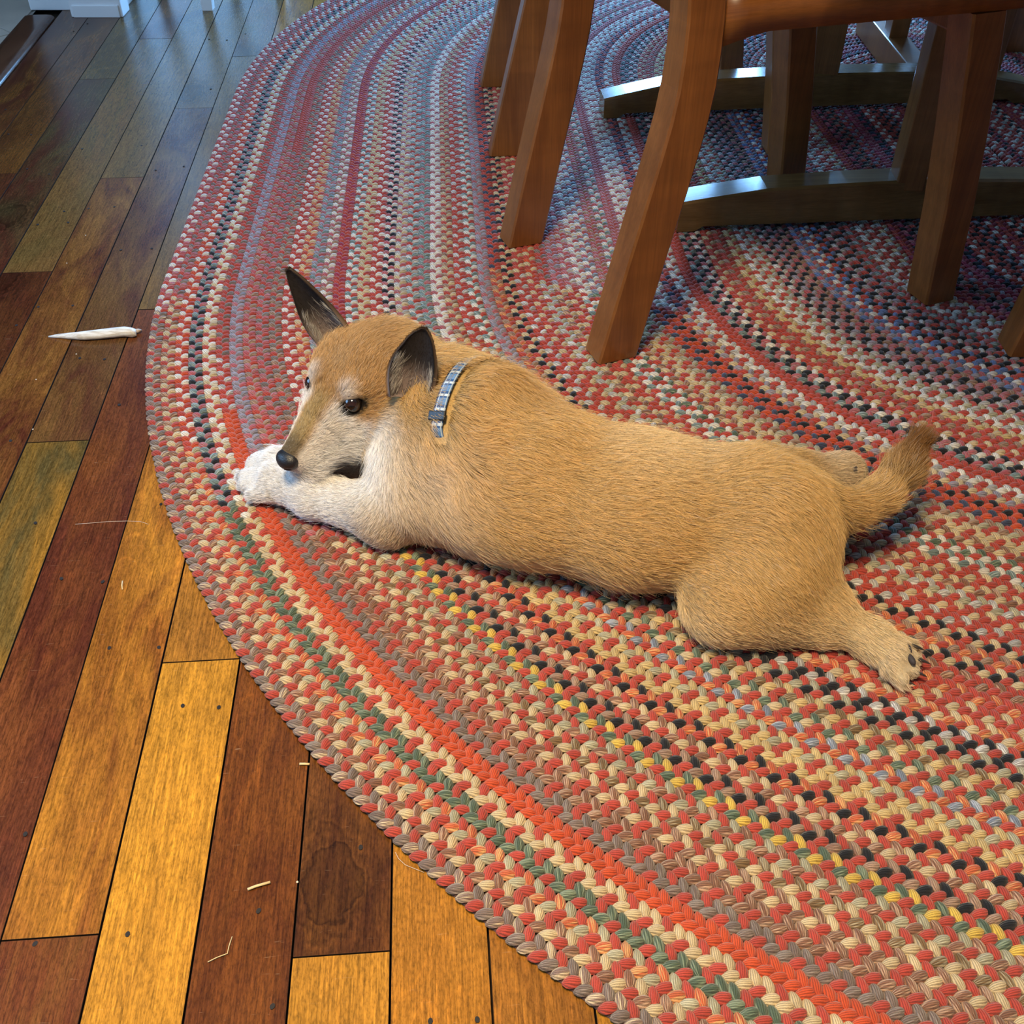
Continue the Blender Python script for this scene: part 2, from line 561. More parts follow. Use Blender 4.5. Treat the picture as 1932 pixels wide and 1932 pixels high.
left = {0: 'wrp', 1: 'ptr', 2: 'wrR', 3: 'kGp', 4: 'cwr', 5: 'rrt', 6: 'llp', 7: 'Trp', 8: 'rpt', 9: 'rTt', 10: 'wrr', 11: 'cro',  # in the cream ring one strand is whitened, painting in cooler light here
        12: 'Glp', 13: 'wTp', 14: 'rrm', 15: 'wGr', 16: 'ccr', 17: 'wrr', 18: 'kwp', 19: 'epc', 20: 'rGe', 21: 'GGp', 22: 'wwp',
        23: 'cTr', 24: 'rre', 25: 'wGr', 26: 'lpl', 27: 'nrr', 28: 'kcr', 29: 'crr', 30: 'Rrc', 31: 'rtr', 32: 'plp', 33: 'pep',
        34: 'wpe', 35: 'wBp', 36: 'pTp', 37: 'Gwp', 38: 'ppp', 39: 'wwp', 40: 'ewp', 41: 'nrp'}
bott = {0: 'tr1', 1: 'rcb', 2: 'rso', 3: 'ggr', 4: 'ccr', 5: 'RRR', 6: 'ttr', 7: 'bbr', 8: 'rcb', 9: 'vrc', 10: 'srb', 11: 'Ygr',
        12: 'kTr', 13: 'cbr', 14: 'kro', 15: 'yyr', 16: 'syr', 17: 'Bor', 18: 'cgr', 19: 'ryv', 20: 'ksr', 21: 'kre', 22: 'cro',
        23: 'rcr', 24: 'rro', 25: 'rbr', 26: 'kcr', 27: 'Tro', 28: 'kcr', 29: 'err', 30: 'crr', 31: 'esr', 32: 'crb', 33: 'crr',
        34: 'Gwr', 35: 'gwr', 36: 'brc', 37: 'ccr', 38: 'sTr', 39: 'nrR', 40: 'krR', 41: 'crl', 42: 'wer', 43: 'rrr', 44: 'kGp',
        45: 'kwp', 46: 'rrc', 47: 'rTr', 48: 'ycr', 49: 'ewr', 50: 'esr', 51: 'kpe', 52: 'kpl', 53: 'Tkp', 54: 'pul', 55: 'wur',
        56: 'kur', 57: 'kpe', 58: 'krl', 59: 'rGp', 60: 'wer', 61: 'wrr', 62: 'ecr', 63: 'rrm', 64: 'kmp', 65: 'krt', 66: 'lmr',
        67: 'mpm', 68: 'kmn', 69: 'wrr', 70: 'rkr', 71: 'lrk', 72: 'wmr', 73: 'rrm', 74: 'kwr', 75: 'rer', 76: 'wrr', 77: 'mkr', 78: 'wrr'}
trans = {0: 1.42, 1: 1.46, 2: 1.08, 5: 1.16}      # world y where the yarn changes, otherwise close to 0.93


def stadium(s, rho):
    """points, unit tangent (anticlockwise) and outward normal of the ring of half-width rho, from its east side"""
    peri = 2 * RL + 2 * math.pi * rho
    s = np.mod(s, peri)
    P = np.zeros((len(s), 2)); N = np.zeros((len(s), 2))
    east = np.array([RDIR[1], -RDIR[0]])
    a0 = math.atan2(east[1], east[0])
    h = math.pi * rho
    m = s < RL
    P[m] = RA + RDIR * s[m][:, None] + east * rho; N[m] = east
    m = (s >= RL) & (s < RL + h)
    an = a0 + (s[m] - RL) / rho
    N[m] = np.stack([np.cos(an), np.sin(an)], 1); P[m] = RB + N[m] * rho
    m = (s >= RL + h) & (s < 2 * RL + h)
    P[m] = RB - RDIR * (s[m] - RL - h)[:, None] - east * rho; N[m] = -east
    m = s >= 2 * RL + h
    an = a0 + math.pi + (s[m] - 2 * RL - h) / rho
    N[m] = np.stack([np.cos(an), np.sin(an)], 1); P[m] = RA + N[m] * rho
    Tn = np.stack([-N[:, 1], N[:, 0]], 1)
    return P, Tn, N


def bump_template(na, nb):
    """one visible lens of a strand: a along the strand, b across it, rounded like yarn"""
    a = np.linspace(-1, 1, na); b = np.linspace(-1, 1, nb)
    A_, B_ = np.meshgrid(a, b, indexing='ij')
    wdt = np.clip(1 - np.abs(A_) ** 2.3, 0, 1) ** 0.62
    wdt = np.maximum(wdt, 0.14)
    x = A_
    y = B_ * wdt
    z = np.clip(1 - np.abs(B_ * 0.98) ** 2.2, 0, 1) ** 0.60 * (1 - 0.70 * np.abs(A_) ** 2.0)
    st = np.stack([A_, B_], -1).reshape(-1, 2)
    idx = np.arange(na * nb).reshape(na, nb)
    f = np.stack([idx[:-1, :-1], idx[1:, :-1], idx[1:, 1:], idx[:-1, 1:]], -1).reshape(-1, 4)
    return np.stack([x, y, z], -1).reshape(-1, 3), st, f


TPL = [bump_template(7, 6), bump_template(6, 4), bump_template(3, 3)]


def yarn_mat():
    t = NT('braid_wool')
    c1 = t.n('ShaderNodeAttribute', attribute_name='c1').outputs['Color']
    c2 = t.n('ShaderNodeAttribute', attribute_name='c2').outputs['Color']
    st = t.n('ShaderNodeAttribute', attribute_name='st').outputs['Vector']
    sp = t.n('ShaderNodeSeparateXYZ'); t.l(st, sp.inputs[0])
    tc = t.n('ShaderNodeTexCoord').outputs['Object']
    nz = t.noise(tc, 900, 2, 0.5)
    ph = t.math('ADD', t.math('MULTIPLY', sp.outputs[1], 17.0), t.math('MULTIPLY', sp.outputs[0], 6.5))
    ph = t.math('ADD', ph, t.math('MULTIPLY', sp.outputs[2], 40.0))
    w = t.math('SINE', t.math('ADD', ph, t.math('MULTIPLY', nz, 2.6)))
    w01 = t.math('MULTIPLY_ADD', w, 0.5, 0.5)
    # which plies carry the second yarn
    ply = t.noise(t.mapping(st, (0.25, 2.7, 8.0)), 1.0, 1, 0.4)
    c = t.mix(t.ramp(ply, [(0.50, 0.0), (0.58, 1.0)]), c1, c2)
    c = t.mix(1.0, c, t.ramp(w01, [(0.0, 0.50), (0.40, 0.95), (1.0, 1.12)]), 'MULTIPLY')
    fz = t.noise(tc, 2200, 3, 0.6)
    c = t.mix(1.0, c, t.ramp(fz, [(0.3, 0.82), (0.7, 1.14)]), 'MULTIPLY')
    t.set(Base_Color=c, Roughness=0.82, Specular_IOR_Level=0.25, Sheen_Weight=0.18, Sheen_Roughness=0.5)
    t.bump(t.math('ADD', w01, t.math('MULTIPLY', fz, 0.5)), 0.55, 0.0011)
    return t.m


M['wool'] = yarn_mat()
rug = empty('braided_rug', (0, 0, 0))
tag(rug, 'large oval braided wool rug in red, cream, green and black on the plank floor', 'rug')

PITCH_B = 0.0116
n_tri = 0
for k in range(79):
    rho = RR - (k + 0.5) * BW
    peri = 2 * RL + 2 * math.pi * rho
    nh = max(6, int(round(peri / (PITCH_B / 2) / 6)) * 6)
    hp = peri / nh
    n = np.arange(nh)
    s = n * hp
    side = np.where(n % 2 == 0, 1.0, -1.0)              # +1 outer column
    P, Tn, N = stadium(s, rho)
    P3 = np.c_[P, np.full(nh, 0.008)]
    d = P3 - CC
    zz = d @ FW
    pxx = 966 + F_PX * (d @ RT) / np.maximum(zz, .01); pyy = 966 - F_PX * (d @ UP) / np.maximum(zz, .01)
    inv = (pxx > -60) & (pxx < 1992) & (pyy > -60) & (pyy < 1992)
    near = inv & (pyy > 560)
    lod = np.where(near, 0, np.where(inv, 1, 2))
    # strand colours: left-hand part of the ring and the rest
    tr = trans.get(k, 0.93 + 0.05 * math.sin(k * 2.3))
    lc = left.get(k, bott[k]); bc = bott[k]
    isl = (P[:, 0] < 0.75) & (P[:, 1] > tr) if k < 27 else ((P[:, 1] > 1.55 - (k - 27) * 0.01) & (P[:, 0] < 0.9))
    ch = np.array(list(bc))[n % 3]
    chl = np.array(list(lc))[n % 3]
    ch = np.where(isl, chl, ch)
    if k == 8:
        ch = np.where((P[:, 1] > 2.02) & isl, np.array(list('rrr'))[n % 3], ch)
    if k == 5:
        ch = np.where((P[:, 1] < 1.30) & isl, np.array(list('rre'))[n % 3], ch)
    c1 = np.array([RUGC[q] for q in ch]); c2 = np.array([RUGM.get(q, RUGC[q]) for q in ch])
    jit = rng.uniform(0.88, 1.12, (nh, 1))
    c1 = c1 * jit; c2 = c2 * jit
    V, Fc, ST, C1, C2 = [], [], [], [], []
    off = 0
    for L in (0, 1, 2):
        m = np.where(lod == L)[0]
        if len(m) == 0:
            continue
        tv, ts, tf = TPL[L]
        al = np.radians(46) + rng.normal(0, 0.05, len(m))
        sd = side[m]
        ca, sa = np.cos(al), np.sin(al)
        # strand axis: advances along the braid while running from its outer border to its middle
        ax = Tn[m] * ca[:, None] - N[m] * (sd * sa)[:, None]
        bx = np.stack([-ax[:, 1], ax[:, 0]], 1)
        cen = P[m] + N[m] * (sd * BW * 0.252)[:, None]
        hl = 0.0090 * rng.uniform(0.95, 1.06, len(m)); hw = 0.00540 * rng.uniform(0.94, 1.05, len(m))
        xy = cen[:, None, :] + ax[:, None, :] * (tv[None, :, 0:1] * hl[:, None, None]) + bx[:, None, :] * (tv[None, :, 1:2] * hw[:, None, None])
        # outer ends dive between the braids
        z = RZ0 + 0.0045 + 0.0062 * tv[None, :, 2] * rng.uniform(0.93, 1.05, (len(m), 1)) + 0.0012 * tv[None, :, 0]
        V.append(np.concatenate([xy, z[:, :, None]], 2).reshape(-1, 3))
        Fc.append((tf[None] + (np.arange(len(m)) * len(tv))[:, None, None] + off).reshape(-1, 4))
        rn = rng.uniform(0, 1, (len(m), 1))
        ST.append(np.concatenate([np.broadcast_to(ts[None], (len(m), len(tv), 2)), np.broadcast_to(rn[:, None, :], (len(m), len(tv), 1))], 2).reshape(-1, 3))
        C1.append(np.repeat(c1[m], len(tv), 0)); C2.append(np.repeat(c2[m], len(tv), 0))
        off += len(m) * len(tv)
    # rounded core under the strands so that nothing shows between them
    ns = max(24, int(peri / 0.05))
    ss = np.arange(ns) * peri / ns
    Pc, Tc, Nc = stadium(ss, rho)
    prof = [(-0.49, 0.0), (-0.45, 0.0030), (-0.22, 0.0062), (0.22, 0.0062), (0.45, 0.0030), (0.49, 0.0)]
    core = np.stack([np.c_[Pc + Nc * (q * BW), np.full(ns, RZ0 + z)] for q, z in prof], 1).reshape(-1, 3)
    ii = np.arange(ns); jj = (ii + 1) % ns; np_ = len(prof)
    fcore = np.concatenate([np.stack([ii * np_ + q, ii * np_ + q + 1, jj * np_ + q + 1, jj * np_ + q], 1) for q in range(np_ - 1)])
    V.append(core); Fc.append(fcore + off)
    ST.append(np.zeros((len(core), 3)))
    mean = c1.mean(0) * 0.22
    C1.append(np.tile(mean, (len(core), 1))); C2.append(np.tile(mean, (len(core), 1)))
    V = np.concatenate(V); Fc = np.concatenate(Fc); ST = np.concatenate(ST); C1 = np.concatenate(C1); C2 = np.concatenate(C2)
    me = bpy.data.meshes.new('braid')
    me.vertices.add(len(V)); me.vertices.foreach_set('co', V.astype(np.float32).ravel())
    me.loops.add(Fc.size); me.loops.foreach_set('vertex_index', Fc.astype(np.int32).ravel())
    me.polygons.add(len(Fc)); me.polygons.foreach_set('loop_start', (np.arange(len(Fc)) * 4).astype(np.int32))
    me.polygons.foreach_set('use_smooth', np.ones(len(Fc), bool))
    a = me.attributes.new('c1', 'FLOAT_COLOR', 'POINT'); a.data.foreach_set('color', np.c_[C1, np.ones(len(C1))].astype(np.float32).ravel())
    a = me.attributes.new('c2', 'FLOAT_COLOR', 'POINT'); a.data.foreach_set('color', np.c_[C2, np.ones(len(C2))].astype(np.float32).ravel())
    a = me.attributes.new('st', 'FLOAT_VECTOR', 'POINT'); a.data.foreach_set('vector', ST.astype(np.float32).ravel())
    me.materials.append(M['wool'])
    me.update(calc_edges=True)
    o = bpy.data.objects.new('braid', me)
    col.objects.link(o)
    o.parent = rug
    n_tri += 2 * len(Fc)
print('rug triangles', n_tri)
# ------------------------------------------------------------------ furniture
RUGTOP = 0.0112


def sweep(bm, sections, ch=0.003):
    """sections: list of (x0, x1, y0, y1, z); chamfered rectangular post"""
    prev = None
    for (x0, x1, y0, y1, z) in sections:
        pts = [(x0 + ch, y0), (x1 - ch, y0), (x1, y0 + ch), (x1, y1 - ch), (x1 - ch, y1), (x0 + ch, y1), (x0, y1 - ch), (x0, y0 + ch)]
        ring = [bm.verts.new((x, y, z)) for x, y in pts]
        if prev is None:
            bm.faces.new(list(reversed(ring)))
        else:
            for i in range(8):
                bm.faces.new((prev[i], prev[(i + 1) % 8], ring[(i + 1) % 8], ring[i]))
        prev = ring
    bm.faces.new(prev)


def lerp_tab(tab, z):
    for (z0, a0), (z1, a1) in zip(tab, tab[1:]):
        if z <= z1:
            t = (z - z0) / (z1 - z0)
            t = max(0.0, min(1.0, t))
            return a0 + (a1 - a0) * t
    return tab[-1][1]


REAR = [(0.0, 0.0), (0.07, 0.016), (0.145, 0.033), (0.253, 0.059), (0.32, 0.075), (0.374, 0.085), (0.43, 0.088), (0.50, 0.086), (0.62, 0.070), (0.80, 0.030), (1.00, -0.030)]
REARW = [(0.0, 0.062), (0.25, 0.058), (0.45, 0.052), (1.0, 0.036)]
FRONT = [(0.0, 0.0), (0.157, -0.017), (0.275, -0.035), (0.382, -0.055), (0.455, -0.070)]


def smooth_tab(tab, z, h=0.03):
    return (lerp_tab(tab, max(0, z - h)) + 2 * lerp_tab(tab, z) + lerp_tab(tab, z + h)) / 4 if z > 0.01 else lerp_tab(tab, z)


def make_chair(label, spread, loc, rz, group):
    t = empty('dining_chair', loc, rz)
    tag(t, label, 'chair', group)
    for s0 in (0.0, 0.374):
        bm = bmesh.new()
        sweep(bm, [(smooth_tab(REAR, z), smooth_tab(REAR, z) + lerp_tab(REARW, z), s0, s0 + 0.050, z) for z in
                   (0, 0.05, 0.1, 0.15, 0.2, 0.25, 0.3, 0.34, 0.38, 0.42, 0.46, 0.52, 0.6, 0.7, 0.8, 0.9, 1.0)])
        bm_obj('leg', bm, M['cherry'], t)
    for s0 in (-spread, 0.374 + spread):
        bm = bmesh.new()
        sweep(bm, [(0.549 + lerp_tab(FRONT, z), 0.599 + lerp_tab(FRONT, z) + 0.004, s0, s0 + 0.052, z) for z in (0, 0.08, 0.157, 0.22, 0.275, 0.33, 0.382, 0.437)])
        bm_obj('leg', bm, M['cherry'], t)
    # solid scooped seat with an eased edge
    bm = bmesh.new()
    nx, ny = 14, 14
    top, bot = {}, {}
    for i in range(nx + 1):
        for j in range(ny + 1):
            fx, fy = i / nx, j / ny
            w0 = 0.004 - (0.004 + spread + 0.004) * min(1, max(0, (fx - 0.1)) * 1.15)
            w1 = 0.424 - w0
            x = 0.141 + fx * 0.431 + 0.018 * math.sin(math.pi * fy) * (fx > 0.5) * (fx - 0.5) * 2
            y = w0 + (w1 - w0) * fy
            ex, ey = min(fx, 1 - fx), min(fy, 1 - fy)
            ease = 0.008 * max(0, 1 - min(ex, ey) * 16) ** 2
            scoop = 0.013 * math.sin(math.pi * fx) * abs(math.sin(2 * math.pi * fy)) ** 0.8
            top[i, j] = bm.verts.new((x, y, 0.492 - ease - scoop))
            bot[i, j] = bm.verts.new((x, y, 0.4345 + ease * 0.5 - 0.012 * max(0, 1 - fx * 8)))
    for i in range(nx):
        for j in range(ny):
            bm.faces.new((top[i, j], top[i + 1, j], top[i + 1, j + 1], top[i, j + 1]))
            bm.faces.new((bot[i, j], bot[i, j + 1], bot[i + 1, j + 1], bot[i + 1, j]))
    for i in range(nx):
        bm.faces.new((bot[i, 0], bot[i + 1, 0], top[i + 1, 0], top[i, 0]))
        bm.faces.new((top[i, ny], top[i + 1, ny], bot[i + 1, ny], bot[i, ny]))
    for j in range(ny):
        bm.faces.new((top[0, j], top[0, j + 1], bot[0, j + 1], bot[0, j]))
        bm.faces.new((bot[nx, j], bot[nx, j + 1], top[nx, j + 1], top[nx, j]))
    bm_obj('seat', bm, M['cherry_x'], t, True)
    box('seat_rail', 0.492, 0.520, 0.025 - spread, 0.399 + spread, 0.402, 0.4365, M['cherry'], t, 0.003)
    box('back_rail', 0.052, 0.078, 0.048, 0.376, 0.86, 0.96, M['cherry_x'], t, 0.006)
    box('back_rail', 0.096, 0.118, 0.048, 0.376, 0.56, 0.61, M['cherry_x'], t, 0.006)
    for q in range(4):
        y = 0.085 + q * 0.0715
        bm = bmesh.new()
        sweep(bm, [(0.098 - 0.004, 0.112 - 0.004, y, y + 0.04, 0.60), (0.086, 0.099, y, y + 0.04, 0.74), (0.060, 0.073, y, y + 0.04, 0.87)], 0.002)
        bm_obj('back_slat', bm, M['cherry'], t)
    return t


GRP = 'cherry dining chairs round the table'
c1 = make_chair('cherry dining chair nearest the dog, its curved rear leg closest behind the dog', 0.030,
                (0.126, 1.265, RUGTOP), math.radians(20.5), GRP)
c2 = make_chair('cherry dining chair second along the rug side, partly behind the nearest chair', 0.030,
                (-0.044, 1.992, RUGTOP), math.radians(4.0), GRP)
c3 = make_chair('dining chair at the right edge with one splayed leg tip in view', 0.0,
                (1.333, 1.337, RUGTOP), math.radians(180), GRP)
c4 = make_chair('dining chair across the table with a dark leg at the top right corner', 0.030,
                (1.245, 3.02, RUGTOP), math.radians(180), GRP)

# trestle table
tab = empty('trestle_table', (0.64, 2.0, RUGTOP))
tag(tab, 'wooden trestle table standing on the rug with two low arched floor beams', 'table')
TO = np.array([0.64, 2.0, RUGTOP])


def table_beam(p0, ang, prof_top, length, depth):
    bm = bmesh.new()
    d = np.array([math.cos(ang), math.sin(ang)]); nn = np.array([-d[1], d[0]])
    prev = None
    half = length / 2
    st = [(0, 0.0), (0.006, 0.0), (0.030, 0.0), (0.046, 0.0090)] + [(a, 0.0090) for a in (0.1, 0.15, 0.22, 0.29, half)]
    full = st + [(length - a, z) for a, z in reversed(st[:-1])]
    for (a, zb) in full:
        am = min(a, length - a)
        zt = lerp_tab(prof_top, am)
        b = 0.004
        ring = []
        for (off, z) in ((0, zb), (0, zt - b), (b, zt), (depth - b, zt), (depth, zt - b), (depth, zb)):
            q = np.array(p0) + d * a + nn * off - TO[:2]
            ring.append(bm.verts.new((q[0], q[1], z)))
        if prev:
            for i in range(6):
                bm.faces.new((prev[i], prev[(i + 1) % 6], ring[(i + 1) % 6], ring[i]))
        else:
            bm.faces.new(ring)
        prev = ring
    bm.faces.new(prev)
    return bm_obj('floor_beam', bm, M['walnut'], tab)


PT = [(0.0, 0.053), (0.05, 0.060), (0.15, 0.073), (0.285, 0.078), (0.40, 0.080), (0.6, 0.080)]
PT2 = [(0.0, 0.040), (0.06, 0.052), (0.15, 0.068), (0.24, 0.073), (0.40, 0.076), (0.6, 0.077)]
table_beam((0.288, 1.675), 0.0771, PT, 0.79, 0.058)
table_beam((0.193, 2.185), 0.095, PT2, 0.93, 0.060)
box('upright', 0.662 - TO[0], 0.712 - TO[0], 1.705 - TO[1], 1.752 - TO[1], 0.06, 0.735, M['walnut_z'], tab, 0.003)
box('upright', 0.622 - TO[0], 0.685 - TO[0], 2.232 - TO[1], 2.278 - TO[1], 0.06, 0.735, M['walnut_z'], tab, 0.003)
for (xa, xb, ya) in ((0.40, 0.97, 1.70), (0.36, 0.95, 2.23)):
    box('top_bearer', xa - TO[0], xb - TO[0], ya - TO[1], ya + 0.05 - TO[1], 0.69, 0.748, M['walnut'], tab, 0.004)
for q in range(5):  # unseen top; near overhang lengthened so its shadow darkens rug and legs
    box('top_board', -0.34 + q * 0.187, -0.34 + q * 0.187 + 0.186, -1.10, 0.95, 0.748, 0.782, M['cherry_x'], tab, 0.003)

# low step stool standing on a flat runner behind the second beam
hc = empty('step_stool', (0.89, 2.55, RUGTOP))
tag(hc, 'reddish wooden step stool on a flat floor runner beyond the second table beam', 'stool')
box('runner', -0.030, 0.024, -0.215, 0.190, 0.0, 0.062, M['cherry'], hc, 0.003)
box('post', -0.022, 0.020, -0.045, 0.005, 0.058, 0.34, M['cherry'], hc, 0.003)
box('leg', 0.150, 0.190, -0.190, -0.150, 0.0, 0.34, M['cherry'], hc, 0.003)
box('step_board', -0.040, 0.200, -0.205, 0.020, 0.34, 0.362, M['cherry_x'], hc, 0.004)

# white painted stool, one leg showing at the top edge
sx, sy = -0.812, 2.952
stl = empty('white_stool', (sx, sy + 0.18, 0.0), math.radians(45))
tag(stl, 'white painted stool leg at the top edge beside the white door casing', 'stool')
for (qx, qy) in ((1, 1), (1, -1), (-1, 1), (-1, -1)):
    bm = bmesh.new()
    a, b = 0.118, 0.100
    prev = None
    for (z, c, h) in ((0.0, a, 0.0135), (0.02, a - 0.001, 0.0145), (0.12, a - 0.006, 0.016), (0.42, b, 0.018)):
        pts = []
        for (ux, uy) in ((-1, -1), (1, -1), (1, 1), (-1, 1)):
            # feet turned square to the room
            rx = (ux + uy) * 0.7071 * h; ry = (uy - ux) * 0.7071 * h
            pts.append(bm.verts.new((qx * c + rx, qy * c + ry, z)))
        if prev:
            for i in range(4):
                bm.faces.new((prev[i], prev[(i + 1) % 4], pts[(i + 1) % 4], pts[i]))
        else:
            bm.faces.new(pts)
        prev = pts
    bm.faces.new(prev)
    bm_obj('leg', bm, M['white'], stl)
bm = bmesh.new()
bmesh.ops.create_cone(bm, cap_ends=True, segments=32, radius1=0.165, radius2=0.165, depth=0.03, matrix=Matrix.Translation((0, 0, 0.435)))
bmesh.ops.bevel(bm, geom=[e for e in bm.edges if e.is_boundary is False and len(e.link_faces) == 2 and abs(e.calc_face_angle(0)) > 1.0], offset=0.006, segments=2, affect='EDGES')
bm_obj('seat', bm, M['white'], stl)
# ------------------------------------------------------------------ the dog, sprawled on its belly
dog = empty('dog', (0.08, 0.93, RUGTOP))
tag(dog, 'tan terrier-type dog with white muzzle and dark ears lying flat on the rug', 'dog')
DO = np.array([0.08, 0.93, RUGTOP])
P = gz

# head frame: origin between the eyes, forward along the muzzle
HF = np.array([-0.580, -0.720, -0.380]); HF /= np.linalg.norm(HF)
HL = np.array([0.780, -0.630, 0.0]); HL -= HF * (HL @ HF); HL /= np.linalg.norm(HL)      # the dog's left, towards the camera
HU = np.cross(HF, HL)
HU = HU if HU[2] > 0 else -HU
HO = P(635, 731, 0.152)


def H(f, l, u):
    return HO + HF * f + HL * l + HU * u


# primitive: (group, p0, r0, p1, r1, z-flatten, blend, flow direction or None)
prims = []


def cone(g, p0, r0, p1, r1, k=0.03, flat=1.0, flow=None):
    p0, p1 = np.asarray(p0, float), np.asarray(p1, float)
    if flow is None:
        d = p1 - p0
        flow = d / (np.linalg.norm(d) + 1e-9)
    prims.append((g, p0, r0, p1, r1, k, flat, np.asarray(flow, float)))


# trunk
T0, T1, T2, T3 = P(872, 868, 0.084), P(1010, 912, 0.086), P(1200, 956, 0.083), P(1415, 984, 0.074)
BACK = (T3 - T0) / np.linalg.norm(T3 - T0)
cone('body', T0, 0.090, T1, 0.098, 0.03, 1.22)
cone('body', T1, 0.098, T2, 0.093, 0.03, 1.28)
cone('body', T2, 0.093, T3, 0.083, 0.03, 1.22)
cone('body', T3, 0.083, P(1490, 968, 0.064), 0.056, 0.03, 1.05)
# shoulders and withers
cone('body', P(905, 812, 0.130), 0.056, P(1000, 868, 0.122), 0.052, 0.04, 1.0, BACK)
cone('body', P(825, 902, 0.080), 0.066, P(905, 920, 0.080), 0.072, 0.03, 1.0, BACK + np.array([0, 0, -0.9]))
cone('body', P(905, 775, 0.078), 0.060, P(985, 815, 0.078), 0.060, 0.03, 1.0, BACK)
# neck
cone('body', H(-0.075, 0.0, -0.058), 0.056, P(905, 818, 0.117), 0.079, 0.035)
cone('body', P(775, 862, 0.080), 0.046, P(835, 876, 0.078), 0.068, 0.03, 1.0, np.array([0.1, 0.1, -1.0]))
# near foreleg: shoulder, elbow on the rug, forearm to the paw
eL, wL, pL = P(735, 966, 0.044), P(592, 938, 0.036), P(520, 908, 0.033)
cone('fore', P(845, 905, 0.075), 0.060, eL, 0.040, 0.03, 1.0, np.array([-0.5, -0.3, -0.8]))
cone('fore', eL, 0.035, wL, 0.0235, 0.02)
cone('fore', wL, 0.0225, pL, 0.0235, 0.015)
for (x, y, x2, y2) in ((512, 886, 478, 884), (500, 900, 462, 900), (498, 914, 464, 915), (510, 928, 480, 932)):
    cone('fore', P(x, y, 0.030), 0.0125, P(x2, y2, 0.024), 0.0100, 0.006)
# far foreleg, mostly behind the muzzle
eR, wR, pR = P(700, 850, 0.040), P(590, 872, 0.034), P(528, 876, 0.032)
cone('fore', P(830, 800, 0.080), 0.055, eR, 0.036, 0.03)
cone('fore', eR, 0.032, wR, 0.023, 0.02)
cone('fore', wR, 0.022, pR, 0.022, 0.015)
for (x, y, x2, y2) in ((520, 862, 490, 866), (512, 874, 480, 874)):
    cone('fore', P(x, y, 0.032), 0.0125, P(x2, y2, 0.026), 0.0100, 0.006)
# near hind leg: thigh spread on the rug, shank folded under it, foot stretched out behind
hip, kn, hk, ft = P(1445, 1015, 0.070), P(1363, 1138, 0.048), P(1560, 1150, 0.030), P(1690, 1245, 0.026)
cone('hind', hip, 0.078, P(1430, 1105, 0.052), 0.058, 0.03, 1.0, np.array([0.35, -0.8, -0.5]))
cone('hind', P(1430, 1100, 0.052), 0.060, kn, 0.044, 0.03, 1.0, np.array([0.9, -0.35, -0.2]))
cone('hind', kn, 0.034, P(1530, 1170, 0.032), 0.0280, 0.02)
cone('hind', P(1495, 1090, 0.050), 0.050, P(1540, 1135, 0.036), 0.034, 0.03, 1.0, np.array([0.8, -0.5, -0.2]))
cone('hind', P(1535, 1152, 0.033), 0.0275, P(1640, 1205, 0.028), 0.0195, 0.02)
cone('hind', P(1640, 1203, 0.028), 0.0190, P(1682, 1236, 0.026), 0.0205, 0.015)
for (x, y, x2, y2) in ((1690, 1214, 1716, 1220), (1696, 1232, 1726, 1244), (1690, 1248, 1720, 1266), (1678, 1258, 1700, 1282)):
    cone('hind', P(x, y, 0.026), 0.0100, P(x2, y2, 0.022), 0.0078, 0.004)
# far hind leg
cone('hind2', P(1435, 918, 0.055), 0.054, P(1500, 905, 0.040), 0.032, 0.03)
cone('hind2', P(1500, 900, 0.042), 0.030, P(1585, 893, 0.036), 0.0225, 0.02)
cone('hind2', P(1585, 893, 0.036), 0.0225, P(1602, 891, 0.036), 0.0220, 0.015)
for (x, y, x2, y2) in ((1602, 880, 1616, 876), (1607, 891, 1623, 889), (1604, 903, 1618, 903)):
    cone('hind2', P(x, y, 0.033), 0.0105, P(x2, y2, 0.030), 0.0085, 0.006)
# tail, base low and tip lifted
tl = [(P(1476, 964, 0.082), 0.034), (P(1540, 968, 0.088), 0.0235), (P(1600, 962, 0.092), 0.0170), (P(1655, 938, 0.100), 0.0150), (P(1700, 890, 0.116), 0.0145), (P(1730, 842, 0.136), 0.0095)]
for (a, ra), (b, rb) in zip(tl, tl[1:]):
    cone('tail', a, ra, b, rb, 0.018)
# head
back = -HF
cone('head', H(-0.048, 0.0, -0.024), 0.0510, H(-0.074, 0.0, -0.040), 0.0490, 0.02, 1.0, back + 0.25 * HU)
cone('head', H(-0.042, 0.022, -0.018), 0.0400, H(-0.042, -0.022, -0.018), 0.0400, 0.02, 1.0, back)
for sgn in (1, -1):
    cone('head', H(-0.010, sgn * 0.026, -0.046), 0.0320, H(-0.058, sgn * 0.040, -0.062), 0.0350, 0.025, 1.0, back - 0.7 * HU + 0.5 * sgn * HL)
    cone('head', H(0.034, sgn * 0.013, -0.038), 0.0225, H(0.082, sgn * 0.0100, -0.037), 0.0155, 0.012, 1.0, back - 0.5 * HU + 0.4 * sgn * HL)
    cone('head', H(-0.004, sgn * 0.026, 0.006), 0.0150, H(-0.022, sgn * 0.040, -0.002), 0.0140, 0.012, 1.0, back + 0.2 * HU)
    cone('head', H(0.016, sgn * 0.024, -0.020), 0.0160, H(-0.006, sgn * 0.036, -0.024), 0.0180, 0.014, 1.0, back - 0.3 * HU + 0.3 * sgn * HL)
cone('head', H(-0.008, 0.000, -0.018), 0.0360, H(0.040, 0.000, -0.022), 0.0250, 0.018, 1.0, back)
cone('head', H(0.040, 0.000, -0.021), 0.0245, H(0.090, 0.000, -0.023), 0.0180, 0.014, 1.0, back - 0.15 * HU)
